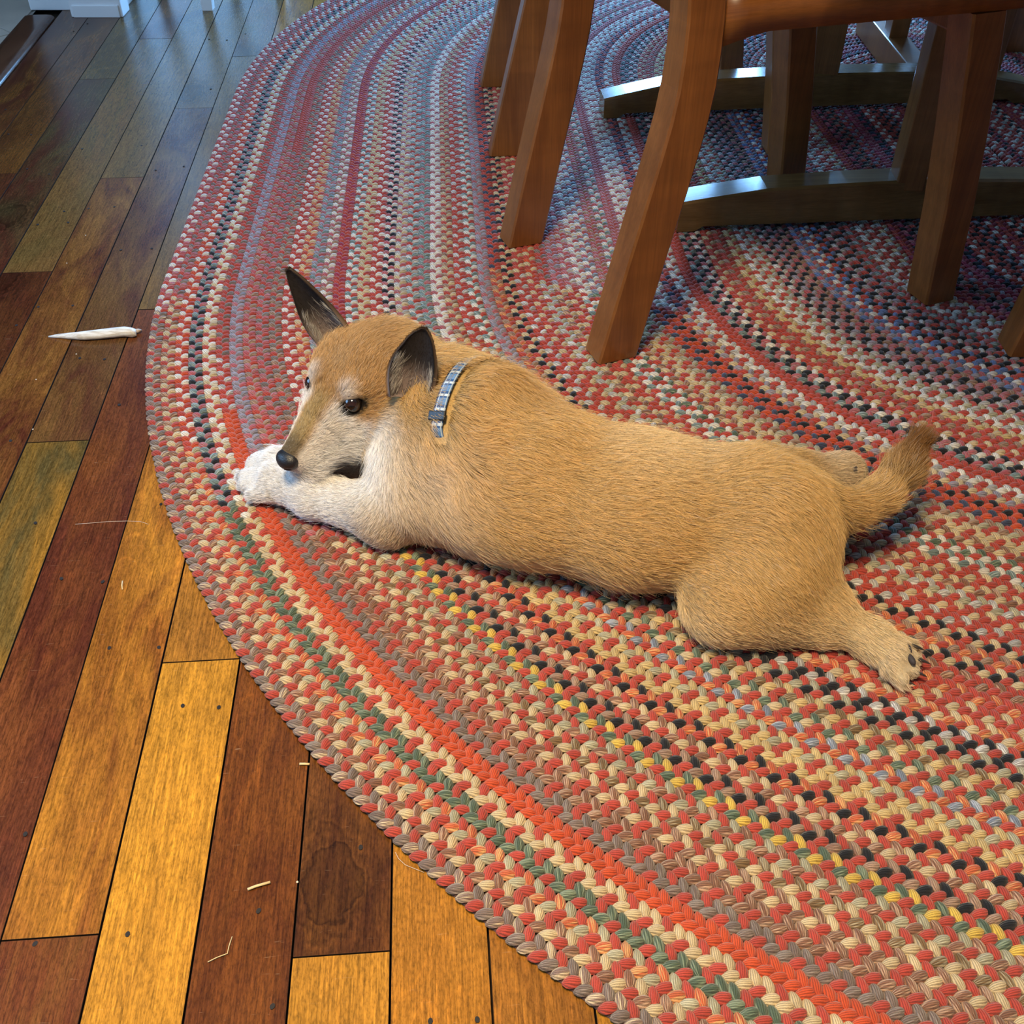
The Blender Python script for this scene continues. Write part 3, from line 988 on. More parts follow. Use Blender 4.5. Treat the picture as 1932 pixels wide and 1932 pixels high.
for sgn in (1, -1):
    cone('head', H(0.030, sgn * 0.022, -0.050), 0.0220, H(-0.040, sgn * 0.046, -0.066), 0.0340, 0.02, 1.0, back - 0.8 * HU + 0.6 * sgn * HL)
cone('head', H(-0.030, 0.0, -0.076), 0.0320, H(0.066, 0.0, -0.058), 0.0145, 0.014, 1.0, back - 0.4 * HU)

EYE = [H(0.0075, 0.0325, -0.002), H(0.0075, -0.0325, -0.002)]
EYE_R = 0.0112
LIDN = HU + 0.12 * HF; LIDN = LIDN / np.linalg.norm(LIDN)       # lids close along this direction


def sdf(X, want=False):
    """smooth union; X (n,3) -> distance (and blended flow, group distances)"""
    groups = {}
    flow = np.zeros((len(X), 3), np.float32)
    wsum = np.zeros(len(X), np.float32)
    order = ['body', 'fore', 'hind', 'hind2', 'tail', 'head']
    gk = {'body': 0, 'fore': 0.022, 'hind': 0.028, 'hind2': 0.025, 'tail': 0.020, 'head': 0.030}
    for (g, p0, r0, p1, r1, k, flat, fl) in prims:
        a, b = p0.copy(), p1.copy()
        Y = X
        if flat != 1.0:
            zc = (p0[2] + p1[2]) / 2
            Y = X.copy(); Y[:, 2] = zc + (X[:, 2] - zc) * flat
        d = b - a
        h = np.clip(((Y - a) @ d) / max(d @ d, 1e-9), 0, 1)
        q = Y - a - h[:, None] * d
        dist = np.sqrt((q * q).sum(1)) - (r0 + (r1 - r0) * h)
        if g in groups:
            e = groups[g]
            hh = np.maximum(k - np.abs(e - dist), 0) / k
            groups[g] = np.minimum(e, dist) - hh * hh * k * 0.25
        else:
            groups[g] = dist
        if want:
            w = np.exp(-np.clip(dist, -0.004, 1) / 0.009).astype(np.float32)
            flow += fl[None] * w[:, None]
            wsum += w
    tot = groups['body']
    for g in order[1:]:
        k = gk[g]
        e = groups[g]
        hh = np.maximum(k - np.abs(tot - e), 0) / k
        tot = np.minimum(tot, e) - hh * hh * k * 0.25
    for e_ in EYE:
        q_ = X - e_
        dd = np.maximum(np.linalg.norm(q_, axis=1) - EYE_R * 0.97, np.abs(q_ @ LIDN) - 0.0046)
        tot = np.maximum(tot, -dd)
    # belly and legs rest on the rug
    fl_ = (RUGTOP + 0.0005) - X[:, 2]
    tot = np.maximum(tot, fl_)
    if want:
        return tot, flow / (np.linalg.norm(flow, axis=1, keepdims=True) + 1e-6), groups
    return tot


def surface_nets(lo, hi, vx):
    n = np.ceil((hi - lo) / vx).astype(int) + 1
    ax = [lo[i] + vx * np.arange(n[i]) for i in range(3)]
    D = np.empty(n, np.float32)
    for i in range(n[0]):
        Y, Z = np.meshgrid(ax[1], ax[2], indexing='ij')
        X = np.stack([np.full(Y.size, ax[0][i]), Y.ravel(), Z.ravel()], 1)
        D[i] = sdf(X).reshape(n[1], n[2])
    S = D < 0
    c = np.zeros(n - 1, int)
    for dx in (0, 1):
        for dy in (0, 1):
            for dz in (0, 1):
                c += S[dx:n[0] - 1 + dx, dy:n[1] - 1 + dy, dz:n[2] - 1 + dz]
    act = (c > 0) & (c < 8)
    idx = -np.ones(n - 1, int)
    cells = np.argwhere(act)
    idx[act] = np.arange(len(cells))
    acc = np.zeros((len(cells), 3)); cnt = np.zeros(len(cells))
    corners = [(a, b, c_) for a in (0, 1) for b in (0, 1) for c_ in (0, 1)]
    for i, p in enumerate(corners):
        for q in corners[i + 1:]:
            if sum(abs(np.array(p) - np.array(q))) != 1: continue
            v0 = D[cells[:, 0] + p[0], cells[:, 1] + p[1], cells[:, 2] + p[2]]
            v1 = D[cells[:, 0] + q[0], cells[:, 1] + q[1], cells[:, 2] + q[2]]
            m = (v0 < 0) != (v1 < 0)
            t = np.where(m, v0 / np.where(m, v0 - v1, 1), 0)
            pt = np.array(p)[None] + t[:, None] * (np.array(q) - np.array(p))[None]
            acc += np.where(m[:, None], pt, 0); cnt += m
    V = lo + vx * (cells + acc / np.maximum(cnt, 1)[:, None])
    Fs = []
    for a in range(3):
        b, c_ = (a + 1) % 3, (a + 2) % 3
        s0 = [slice(None)] * 3; s1 = [slice(None)] * 3
        s0[a] = slice(0, n[a] - 1); s1[a] = slice(1, n[a])
        ch = np.argwhere(S[tuple(s0)] != S[tuple(s1)])
        ch = ch[(ch[:, b] > 0) & (ch[:, c_] > 0) & (ch[:, b] < n[b] - 1) & (ch[:, c_] < n[c_] - 1)]
        if not len(ch): continue
        ins = S[tuple(s0)][tuple(ch.T)]
        qs = []
        for (ob, oc) in ((-1, -1), (0, -1), (0, 0), (-1, 0)):
            k = ch.copy(); k[:, b] += ob; k[:, c_] += oc
            qs.append(idx[tuple(k.T)])
        q = np.stack(qs, 1)
        q[~ins] = q[~ins][:, ::-1]
        Fs.append(q)
    return V, np.concatenate(Fs)


lo = np.array([-0.38, 0.62, 0.004]); hi = np.array([0.50, 1.16, 0.285])
DV_, DF_ = surface_nets(lo, hi, 0.0040)


def sdf_grad(X, e=0.0015):
    g = np.zeros_like(X)
    for i in range(3):
        d = np.zeros(3); d[i] = e
        g[:, i] = sdf(X + d) - sdf(X - d)
    return g / (np.linalg.norm(g, axis=1, keepdims=True) + 1e-9)

# ears: cupped shells, thick at the root
def ear(name, base, tip, front, width, cup, th=0.0032, bend=0.0, na=17, nb=13, pw=2.6):
    """front: direction the cup opens to; returns object, outer-surface points and normals for fur"""
    ax = tip - base; ln = np.linalg.norm(ax); ax = ax / ln
    fr = front - ax * (front @ ax); fr /= np.linalg.norm(fr)
    sd = np.cross(ax, fr)
    mid = np.zeros((na, nb, 3))
    for i in range(na):
        s_ = i / (na - 1)
        wv = width * (0.62 + 0.62 * s_ - 1.25 * s_ ** 2.0) if s_ > 0.0 else width * 0.62
        wv = width * max(0.10, (1 - s_ ** pw) ** 0.62 * (0.86 + 0.18 * math.sin(math.pi * min(1, s_ * 1.3))))
        cv = cup * (1 - s_) ** 0.6
        for j in range(nb):
            t_ = 2 * j / (nb - 1) - 1
            an = t_ * (0.5 + 1.05 * cv)
            r = wv / (0.5 + 1.05 * cv) if cv > 0.02 else wv / 0.5
            x = r * math.sin(an); y = r * (1 - math.cos(an))
            mid[i, j] = base + ax * (s_ * ln) + sd * x + fr * (y + bend * s_ * s_ * ln)
    return mid, ax, fr, sd


def ear_mesh(name, mid, th):
    na, nb = mid.shape[:2]
    du = np.gradient(mid, axis=0); dv = np.gradient(mid, axis=1)
    nr = np.cross(du, dv); nr /= np.linalg.norm(nr, axis=2, keepdims=True) + 1e-9
    tt = th * (1 - 0.55 * np.linspace(0, 1, na))[:, None, None]
    A_ = mid + nr * tt; B_ = mid - nr * tt
    V = np.concatenate([A_.reshape(-1, 3), B_.reshape(-1, 3)]); n = na * nb
    idx = np.arange(n).reshape(na, nb)
    q = np.stack([idx[:-1, :-1], idx[1:, :-1], idx[1:, 1:], idx[:-1, 1:]], -1).reshape(-1, 4)
    F_ = [tuple(f) for f in q] + [tuple(f[::-1] + n) for f in q]
    bd = list(idx[0, :]) + list(idx[1:, -1]) + list(idx[-1, -2::-1]) + list(idx[-2:0:-1, 0])
    for a, b in zip(bd, bd[1:] + bd[:1]):
        F_.append((b, a, a + n, b + n))
    return V, F_, A_, B_, nr


def surface_at(px, py, inset=0.0):
    d = FW + RT * (px - 966) / F_PX - UP * (py - 966) / F_PX
    d = d / np.linalg.norm(d)
    ts = np.linspace(0.7, 1.6, 900)
    v = sdf(CC + d[None] * ts[:, None])
    return CC + d * (ts[np.where(v < 0)[0][0]] + inset)


near_base = surface_at(776, 752, 0.012)
near_tip = near_base + np.array([0.022, 0.018, 0.084])
far_base = H(-0.062, -0.044, -0.012); far_tip = far_base + np.array([-0.060, 0.012, 0.094])
EARS = []
EARS.append((ear('ear', near_base, near_tip, np.array([-0.30, -0.90, 0.25]), 0.0345, 0.80, bend=0.10, pw=3.2), 'near'))
EARS.append((ear('ear', far_base, far_tip, np.array([-0.30, -0.95, 0.10]), 0.032, 0.55, bend=0.0, pw=2.0), 'far'))

# ---- colouring of the coat (a pattern of the animal itself)
TAN, TAN_L, TAN_D = np.array([0.680, 0.450, 0.180]), np.array([0.790, 0.620, 0.360]), np.array([0.460, 0.265, 0.085])
CREAM, WHITE, GREYW = np.array([0.740, 0.610, 0.450]), np.array([0.880, 0.840, 0.800]), np.array([0.870, 0.860, 0.870])
DARK, BLACK = np.array([0.100, 0.055, 0.026]), np.array([0.014, 0.011, 0.010])


def sst(x, a, b):
    t = np.clip((x - a) / (b - a), 0, 1)
    return t * t * (3 - 2 * t)


def lerp3(a, b, t):
    return a * (1 - t[:, None]) + b * t[:, None]


def blob(X, c, r0, r1):
    return 1 - sst(np.linalg.norm(X - c, axis=1), r0, r1)


def head_xyz(X):
    d = X - HO
    return d @ HF, d @ HL, d @ HU


def axis_t(X):
    return (X - T0) @ BACK / np.linalg.norm(T3 - T0)


def coat(X, G):
    n = len(X)
    c = np.tile(TAN, (n, 1))
    t = axis_t(X)
    z = X[:, 2]
    # paler towards belly and elbows, darker saddle over the shoulder
    c = lerp3(c, TAN_L, 0.75 * (1 - sst(z, 0.03, 0.095)))
    c = lerp3(c, TAN_D, 0.60 * blob(X, P(985, 770, 0.15), 0.015, 0.085))
    c = lerp3(c, TAN_D, 0.45 * blob(X, P(900, 770, 0.15), 0.010, 0.050))
    c = lerp3(c, TAN_L, 0.55 * blob(X, P(1240, 850, 0.14), 0.02, 0.11))
    c = lerp3(c, TAN_D, 0.25 * blob(X, P(1500, 1010, 0.06), 0.01, 0.06))
    gmin = {k: v for k, v in G.items()}
    near = np.stack([gmin[k] for k in ('body', 'fore', 'hind', 'hind2', 'tail', 'head')], 1)
    who = near.argmin(1)
    # forelegs and chest
    fore = 1 - sst(near[:, 1] - near[:, 0], -0.03, 0.02)
    elbow = sst(np.linalg.norm(X - eL, axis=1), 0.03, 0.085)
    leg = (1 - sst((X - P(760, 960, 0.05)) @ np.array([1.0, 0.2, 0]), -0.03, 0.05)) * (1 - sst(z, 0.06, 0.10))
    c = lerp3(c, CREAM, 0.8 * np.clip(leg, 0, 1))
    c = lerp3(c, WHITE, np.clip(1.15 * (1 - sst((X - P(650, 950, 0.04)) @ np.array([1.0, 0.2, 0]), -0.02, 0.03)) * (1 - sst(z, 0.07, 0.10)), 0, 1) * (who == 1))
    c = lerp3(c, CREAM, 0.75 * blob(X, P(815, 930, 0.09), 0.03, 0.11) * (who != 5))
    c = lerp3(c, WHITE, blob(X, P(735, 890, 0.07), 0.045, 0.095) * (who != 5))
    c = lerp3(c, WHITE, 0.6 * blob(X, P(790, 900, 0.08), 0.02, 0.08) * (who != 5))
    # belly fringe
    c = lerp3(c, GREYW * 0.85, 0.55 * (1 - sst(z, 0.014, 0.034)) * (who == 0))
    # hind feet paler
    c = lerp3(c, TAN_L, 0.7 * blob(X, P(1690, 1245, 0.03), 0.03, 0.10))
    c = lerp3(c, CREAM, 0.6 * blob(X, P(1710, 1262, 0.02), 0.01, 0.045))
    c = lerp3(c, CREAM, 0.6 * blob(X, P(1560, 890, 0.04), 0.02, 0.06) * (who == 3))
    # tail darkens to the tip
    tt = blob(X, tl[-1][0], 0.015, 0.085) * (who == 4)
    c = lerp3(c, np.array([0.260, 0.115, 0.028]), 1.0 * tt)
    # head
    f, l, u = head_xyz(X)
    hd = 1 - sst(near[:, 5] - np.minimum(near[:, 0], near[:, 1] + 0.01), -0.014, 0.010)
    al = np.abs(l)
    hc_ = np.tile(np.array([0.575, 0.355, 0.150]), (n, 1))
    hc_ = lerp3(hc_, np.array([0.600, 0.420, 0.230]), 0.6 * (1 - sst(np.abs(f + 0.02), 0.0, 0.03)) * (1 - sst(al, 0.0, 0.02)))
    side = sst(-u, 0.012, 0.030)                           # below the eye line
    hc_ = lerp3(hc_, GREYW, 0.95 * side * sst(f, -0.060, -0.020))
    hc_ = lerp3(hc_, CREAM, 0.6 * side * (1 - sst(f, -0.060, -0.020)))
    hc_ = lerp3(hc_, WHITE, 0.85 * sst(f, 0.012, 0.030) * sst(al + 0.6 * np.clip(-u - 0.005, 0, 1), 0.008, 0.020))
    hc_ = lerp3(hc_, np.array([0.480, 0.350, 0.160]), 0.9 * sst(f, 0.012, 0.03) * (1 - sst(al, 0.006, 0.016)) * sst(u, -0.016, -0.006))
    hc_ = lerp3(hc_, np.array([0.130, 0.095, 0.055]), 0.9 * sst(f, 0.062, 0.090) * (1 - sst(al, 0.008, 0.017)) * sst(u, -0.022, -0.012))
    hc_ = lerp3(hc_, WHITE, 0.8 * sst(-u, 0.055, 0.075))
    # pale brows and dark lids
    for e_, sg in zip(EYE, (1, -1)):
        br = H(0.006, sg * 0.030, 0.016)
        hc_ = lerp3(hc_, GREYW, 0.60 * blob(X, br, 0.003, 0.020))
        hc_ = lerp3(hc_, GREYW, 0.75 * blob(X, H(0.022, sg * 0.026, -0.012), 0.006, 0.022))
        q = X - e_
        qf, ql, qu = q @ HF, q @ HL, q @ HU
        # almond outline drawn out to the corners
        dd = np.sqrt((qf / 1.75) ** 2 + (ql / 1.6) ** 2 + (qu / 0.95) ** 2)
        hc_ = lerp3(hc_, BLACK, 1 - sst(dd, 0.0098, 0.0132))
    c = lerp3(c, hc_, hd)
    return np.clip(c, 0.004, 0.93), who


# ---- skin mesh
def skin_mat():
    t = NT('coat_skin')
    a = t.n('ShaderNodeAttribute', attribute_name='c').outputs['Color']
    t.set(Base_Color=a, Roughness=0.8, Specular_IOR_Level=0.15)
    return t.m


M['skin'] = skin_mat()


def fur_mat():
    t = NT('fur')
    a = t.n('ShaderNodeAttribute', attribute_name='c').outputs['Color']
    hi_ = t.n('ShaderNodeHairInfo')
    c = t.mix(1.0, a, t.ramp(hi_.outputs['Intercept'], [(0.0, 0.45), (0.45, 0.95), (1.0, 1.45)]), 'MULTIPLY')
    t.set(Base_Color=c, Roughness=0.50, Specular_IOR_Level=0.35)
    tr = t.n('ShaderNodeBsdfTranslucent'); t.l(c, tr.inputs[0])
    mx = t.n('ShaderNodeMixShader'); mx.inputs[0].default_value = 0.28
    out = t.t.nodes['Material Output']
    t.l(t.b.outputs[0], mx.inputs[1]); t.l(tr.outputs[0], mx.inputs[2]); t.l(mx.outputs[0], out.inputs[0])
    return t.m


M['fur'] = fur_mat()


def colored_mesh(name, V, Fq, C, mat):
    o = mesh_obj(name, V, Fq, mat, dog, True)
    a = o.data.attributes.new('c', 'FLOAT_COLOR', 'POINT')
    a.data.foreach_set('color', np.c_[C, np.ones(len(C))].astype(np.float32).ravel())
    return o


_, fl_b, G_b = sdf(DV_, True)
cb, who_b = coat(DV_, G_b)
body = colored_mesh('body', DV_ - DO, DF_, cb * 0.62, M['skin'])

# ---- strands
R_root, R_n, R_t, R_len, R_lift, R_col, R_w = [], [], [], [], [], [], []

tri = np.concatenate([DF_[:, [0, 1, 2]], DF_[:, [0, 2, 3]]])
va, vb, vc = DV_[tri[:, 0]], DV_[tri[:, 1]], DV_[tri[:, 2]]
ar = 0.5 * np.linalg.norm(np.cross(vb - va, vc - va), axis=1)
cen = (va + vb + vc) / 3
wgt = ar.copy()
wgt[cen[:, 2] < RUGTOP + 0.004] = 0
hf, hl, hu = head_xyz(cen)
inhead = (np.abs(hl) < 0.08) & (hf > -0.10) & (hf < 0.11) & (hu > -0.10)
wgt[inhead] *= 1.5
NST = 330000
pick = rng.choice(len(tri), NST, p=wgt / wgt.sum())
r1 = np.sqrt(rng.random(NST)); r2 = rng.random(NST)
X = va[pick] * (1 - r1)[:, None] + vb[pick] * (r1 * (1 - r2))[:, None] + vc[pick] * (r1 * r2)[:, None]
NR = sdf_grad(X)
_, FL, G = sdf(X, True)
C, who = coat(X, G)
f, l, u = head_xyz(X)
LN = np.full(NST, 0.0165)
lift = np.full(NST, 0.34)
LN[who == 5] = 0.0095; lift[who == 5] = 0.42
cheek = (who == 5) & (u < -0.030)
LN[cheek] = 0.0205; lift[cheek] = 0.60
mz = (who == 5) & (u < -0.020) & (f > 0.0)
LN[mz] = 0.0140; lift[mz] = 0.64
LN[(who == 5) & (f > 0.05) & (u > -0.03)] = 0.0048
LN[(who == 5) & (f < -0.045) & (u < -0.02)] = 0.0165
ruff = np.maximum(blob(X, P(880, 740, 0.15), 0.03, 0.10), blob(X, P(870, 860, 0.13), 0.02, 0.08)) * (who != 5)
LN = LN + 0.0150 * ruff; lift = lift + 0.24 * ruff
LN[who == 1] = 0.0100
LN[who == 2] = 0.0120
LN[who == 3] = 0.0110
LN[who == 4] = 0.0210; lift[who == 4] = 0.44
tailtip = blob(X, tl[-1][0], 0.01, 0.06) * (who == 4)
LN = LN + 0.006 * tailtip
for pw_ in (P(490, 905, 0.03), P(490, 872, 0.03), P(1712, 1252, 0.025), P(1614, 890, 0.035)):
    LN = np.where(np.linalg.norm(X - pw_, axis=1) < 0.026, 0.0042, LN)
fr_ = (who == 0) & (X[:, 2] < 0.045)
LN = np.where(fr_, 0.0200, LN); lift = np.where(fr_, 0.42, lift)
FL = np.where(fr_[:, None], FL + np.array([0.0, 0.0, -0.9]), FL)
LN = LN * rng.uniform(0.72, 1.18, NST)
keep = np.ones(NST, bool)
for e_ in EYE:
    de = np.linalg.norm(X - e_, axis=1)
    keep &= de > EYE_R + 0.0022
    LN = np.where(de < EYE_R + 0.008, np.minimum(LN, 0.0045), LN)
NOSE_C = H(0.1010, 0.0, -0.0185)
dn = np.linalg.norm(X - NOSE_C, axis=1)
keep &= dn > 0.0125
LN = np.where(dn < 0.02, np.minimum(LN, 0.0035), LN)
# collar plane: strands under the strap are pressed flat
k1, k2 = surface_at(866, 704), surface_at(829, 803)
kn_ = sdf_grad(np.stack([k1, (k1 + k2) / 2, k2])).mean(0); kn_ /= np.linalg.norm(kn_)
CAX = np.cross(k1 - k2, kn_); CAX /= np.linalg.norm(CAX)
CAX = CAX if CAX @ BACK > 0 else -CAX
CO = (k1 + k2) / 2 - kn_ * 0.058
dc = (X - CO) @ CAX
on_neck = (np.linalg.norm((X - CO) - dc[:, None] * CAX, axis=1) < 0.095) & (np.abs(dc) < 0.05)
cpx, cpy, _ = pjn(X)
band = on_neck & (np.abs(dc) < 0.0095) & (cpy < 835)
LN = np.where(band, 0.0055, LN); lift = np.where(band, 0.10, lift)
vis = (cpx > 812) & (cpx < 880) & (cpy > 692) & (cpy < 818)
close = on_neck & (dc < -0.0085) & (dc > -0.030) & (cpy < 835) & (rng.random(NST) < 0.75)
LN = np.where(close & vis, np.minimum(LN, 0.0085), LN)
LN = np.where(close & ~vis, 0.032 * rng.uniform(0.8, 1.2, NST), LN); lift = np.where(close & ~vis, 0.46, lift)
FL = np.where((close & ~vis)[:, None], 0.5 * FL + 0.5 * CAX[None], FL)
stray = rng.random(NST)
sm = (stray < np.where(who == 5, 0.07, 0.03)) & (dn > 0.03)
LN = np.where(sm, LN * rng.uniform(1.3, 1.9, NST), LN); lift = np.where(sm, lift + 0.28, lift)
C = C * rng.normal(1.0, 0.13, (NST, 1))
gr = rng.random(NST)
C = np.where((gr < 0.05)[:, None], C * 0.55, C)
C = np.where((gr > 0.93)[:, None], C * 0.6 + np.array([0.34, 0.30, 0.25]), C)
TG = FL - NR * (FL * NR).sum(1, keepdims=True)
TG = TG / (np.linalg.norm(TG, axis=1, keepdims=True) + 1e-6)
R_root.append(X[keep]); R_n.append(NR[keep]); R_t.append(TG[keep]); R_len.append(LN[keep]); R_lift.append(lift[keep]); R_col.append(C[keep])
R_w.append(np.where(who[keep] == 5, 0.00013, 0.00015))

# ears: skin, then short hair outside and long pale tufts inside
ear_objs = []
for (mid, ax, fr, sd), w_ in EARS:
    V, F_, A_, B_, nr = ear_mesh('ear', mid, 0.0030)
    na, nb = mid.shape[:2]
    sgn = 1.0 if ((A_ - mid).mean((0, 1)) @ fr) > 0 else -1.0          # A side faces the opening?
    s_ = np.repeat(np.linspace(0, 1, na), nb)
    inner = np.array([0.020, 0.016, 0.015]); outer = np.array([0.120, 0.058, 0.022])
    outer_c = lerp3(np.tile(np.array([0.250, 0.130, 0.045]), (na * nb, 1)), DARK * 0.7, sst(s_, 0.05, 0.5))
    inner_c = lerp3(np.tile(np.array([0.20, 0.15, 0.13]), (na * nb, 1)), inner, sst(s_, 0.2, 0.6))
    ca, cb2 = (inner_c, outer_c) if sgn > 0 else (outer_c, inner_c)
    eo = colored_mesh('ear', V - DO, F_, np.concatenate([ca, cb2]), M['skin'])
    ear_objs.append(eo)
    for which, cnt in (('out', 5200), ('in', 1700), ('tuft', 300)):
        if which == 'tuft':
            i = rng.uniform(0.0, 0.50, cnt) * (na - 1); j = rng.uniform(0.04, 0.96, cnt) * (nb - 1)
            near_edge = rng.random(cnt) < 0.75
            lowj = rng.random(cnt) < 0.72
            j = np.where(near_edge, np.where(lowj, rng.uniform(0, 0.16, cnt), rng.uniform(0.84, 1, cnt)) * (nb - 1), j)
        else:
            i = rng.random(cnt) * (na - 1.001); j = rng.random(cnt) * (nb - 1.001)
        ii, jj = np.minimum(i.astype(int), na - 2), np.minimum(j.astype(int), nb - 2)
        fi, fj = (i - ii)[:, None], (j - jj)[:, None]
        def bl(Q): return (Q[ii, jj] * (1 - fi) * (1 - fj) + Q[ii + 1, jj] * fi * (1 - fj) + Q[ii, jj + 1] * (1 - fi) * fj + Q[ii + 1, jj + 1] * fi * fj)
        outside = which == 'out'
        S_ = (B_ if (sgn > 0) == outside else A_)
        N_ = nr * (-1 if (sgn > 0) == outside else 1)
        Xp = bl(S_); Np = bl(N_); Np /= np.linalg.norm(Np, axis=1, keepdims=True)
        sv = i / (na - 1)
        if which == 'out':
            cc = lerp3(np.tile(np.array([0.330, 0.170, 0.058]), (cnt, 1)), DARK * 0.8, sst(sv, 0.0, 0.55)); ll, lf = 0.0045, 0.25
            tg = np.tile(ax, (cnt, 1))
        elif which == 'in':
            cc = np.tile(np.array([0.028, 0.022, 0.020]), (cnt, 1)); ll, lf = 0.004, 0.3
            tg = np.tile(ax, (cnt, 1))
        else:
            cc = np.tile(np.array([0.62, 0.57, 0.50]), (cnt, 1)) * rng.uniform(0.55, 1.1, (cnt, 1)); ll, lf = 0.016, 0.35
            tv = j / (nb - 1) * 2 - 1
            tg = ax[None] * 0.9 - sd[None] * (tv * 0.8)[:, None] + fr[None] * 0.3
        tg = tg - Np * (tg * Np).sum(1, keepdims=True); tg /= np.linalg.norm(tg, axis=1, keepdims=True) + 1e-6
        R_root.append(Xp); R_n.append(Np); R_t.append(tg); R_len.append(ll * rng.uniform(0.6, 1.2, cnt)); R_lift.append(np.full(cnt, lf)); R_col.append(cc * rng.normal(1, 0.12, (cnt, 1)))
        R_w.append(np.full(cnt, 0.00014))

X = np.concatenate(R_root); NR = np.concatenate(R_n); TG = np.concatenate(R_t); LN = np.concatenate(R_len)
lift = np.concatenate(R_lift); C = np.clip(np.concatenate(R_col), 0.003, 0.95); WD = np.concatenate(R_w)
n = len(X)
# slow wander of the lay plus per-strand scatter
BT = np.cross(NR, TG)
ph = X @ np.array([[61.0, 17.0, 43.0], [-37.0, 71.0, 29.0], [113.0, -91.0, 67.0]]).T
wander = (0.07 * np.sin(ph[:, 0]) + 0.06 * np.sin(ph[:, 1] + 1.3) + 0.04 * np.sin(ph[:, 2])) * (1 + 3.5 * (LN > 0.0225))
an = wander + rng.normal(0, 0.17, n) * (1 + 1.0 * (lift > 0.55))
TG = TG * np.cos(an)[:, None] + BT * np.sin(an)[:, None]
NP_ = 5
tt = np.linspace(0, 1, NP_)
lf = np.clip(lift + rng.normal(0, 0.09, n), 0.08, 1.0)
PTS = np.empty((n, NP_, 3), np.float32)
for q, t_ in enumerate(tt):
    al = LN * t_
    PTS[:, q] = X + TG * (al * np.cos(lf * (1 - 0.45 * t_)))[:, None] + NR * (al * np.sin(lf * (1 - 0.45 * t_)) - 0.0004)[:, None]
# clumping of the tips
from mathutils import kdtree
ncl = 16000
sel = rng.choice(n, ncl, replace=False)
kd = kdtree.KDTree(ncl)
for i_, s_ in enumerate(sel):
    kd.insert(X[s_].tolist(), i_)
kd.balance()
own = np.fromiter((kd.find(p)[1] for p in X.tolist()), int, n)
ref = sel[own]
ok = (np.linalg.norm(X[ref] - X, axis=1) < 0.006) & ((NR[ref] * NR).sum(1) > 0.6) & (LN > 0.005)
pull = np.where(ok, rng.uniform(0.10, 0.42, n), 0.0)
for q, t_ in enumerate(tt):
    k_ = (pull * t_ ** 1.6)[:, None]
    target = X[ref] + (PTS[ref, q] - X[ref]) * (LN / np.maximum(LN[ref], 1e-4))[:, None].clip(0.5, 1.6)
    PTS[:, q] = PTS[:, q] * (1 - k_) + target * k_
PTS[:, :, 2] = np.maximum(PTS[:, :, 2], RUGTOP + 0.0008)
RAD = WD[:, None] * np.array([1.0, 0.95, 0.8, 0.55, 0.12])[None] * rng.uniform(0.8, 1.2, (n, 1))
hc = bpy.data.hair_curves.new('fur')
hc.add_curves([NP_] * n)
hc.attributes['position'].data.foreach_set('vector', (PTS - DO).astype(np.float32).ravel())
ra = hc.attributes.get('radius') or hc.attributes.new('radius', 'FLOAT', 'POINT')
ra.data.foreach_set('value', RAD.astype(np.float32).ravel())
cc = hc.attributes.new('c', 'FLOAT_COLOR', 'CURVE')
cc.data.foreach_set('color', np.c_[C, np.ones(n)].astype(np.float32).ravel())
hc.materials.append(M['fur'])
fur = bpy.data.objects.new('fur', hc)
col.objects.link(fur)
fur.parent = dog
fur['kind'] = 'stuff'

# ---- eyes, nose, pads and claws
te = NT('eye_brown')
tc = te.n('ShaderNodeTexCoord')
sp = te.n('ShaderNodeSeparateXYZ'); te.l(tc.outputs['Object'], sp.inputs[0])
ir = te.ramp(te.math('DIVIDE', sp.outputs[2], EYE_R), [(0.50, (0.012, 0.008, 0.007)), (0.60, (0.022, 0.008, 0.004)), (0.82, (0.034, 0.012, 0.005)), (0.87, (0.002, 0.002, 0.002))])
te.set(Base_Color=ir, Roughness=0.06, Specular_IOR_Level=0.7)
for e_, sg in zip(EYE, (1, -1)):
    bm = bmesh.new()
    bmesh.ops.create_uvsphere(bm, u_segments=24, v_segments=18, radius=EYE_R)
    q = bm_obj('eye', bm, te.m, dog, True)
    q.location = e_ - DO
    look = HF * 0.75 + HL * sg * 0.62 + HU * 0.12
    q.rotation_euler = Vector(look).to_track_quat('Z', 'Y').to_euler()
tn = NT('nose_leather')
tcn = tn.n('ShaderNodeTexCoord')
vo = tn.n('ShaderNodeTexVoronoi'); vo.inputs['Scale'].default_value = 900
tn.l(tcn.outputs['Object'], vo.inputs['Vector'])
tn.set(Base_Color=(0.010, 0.009, 0.010), Roughness=0.38, Specular_IOR_Level=0.5)
tn.bump(vo.outputs['Distance'], 0.4, 0.0006)
bm = bmesh.new()
bmesh.ops.create_uvsphere(bm, u_segments=40, v_segments=28, radius=1.0)
for v in bm.verts:
    x, y, z = v.co                                     # x forward, y side, z up
    w_ = 1.0 + 0.16 * z
    p = Vector((x * 0.0125 * (1 if x > 0 else 1.1), y * 0.0155 * w_, z * 0.0122))
    for sg in (1, -1):
        d = math.sqrt((y - sg * 0.46) ** 2 + (z + 0.12) ** 2 * 1.6)
        if x > 0 and d < 0.34:
            p.x -= 0.0060 * (1 - d / 0.34) ** 1.2
    if x > 0 and abs(y) < 0.12 and z < 0.2:
        p.x -= 0.0012 * (1 - abs(y) / 0.12)
    v.co = p
nose = bm_obj('nose', bm, tn.m, dog, True)
nose.matrix_local = Matrix.Translation(Vector(NOSE_C - DO)) @ Matrix((HF, HL, HU)).transposed().to_4x4()


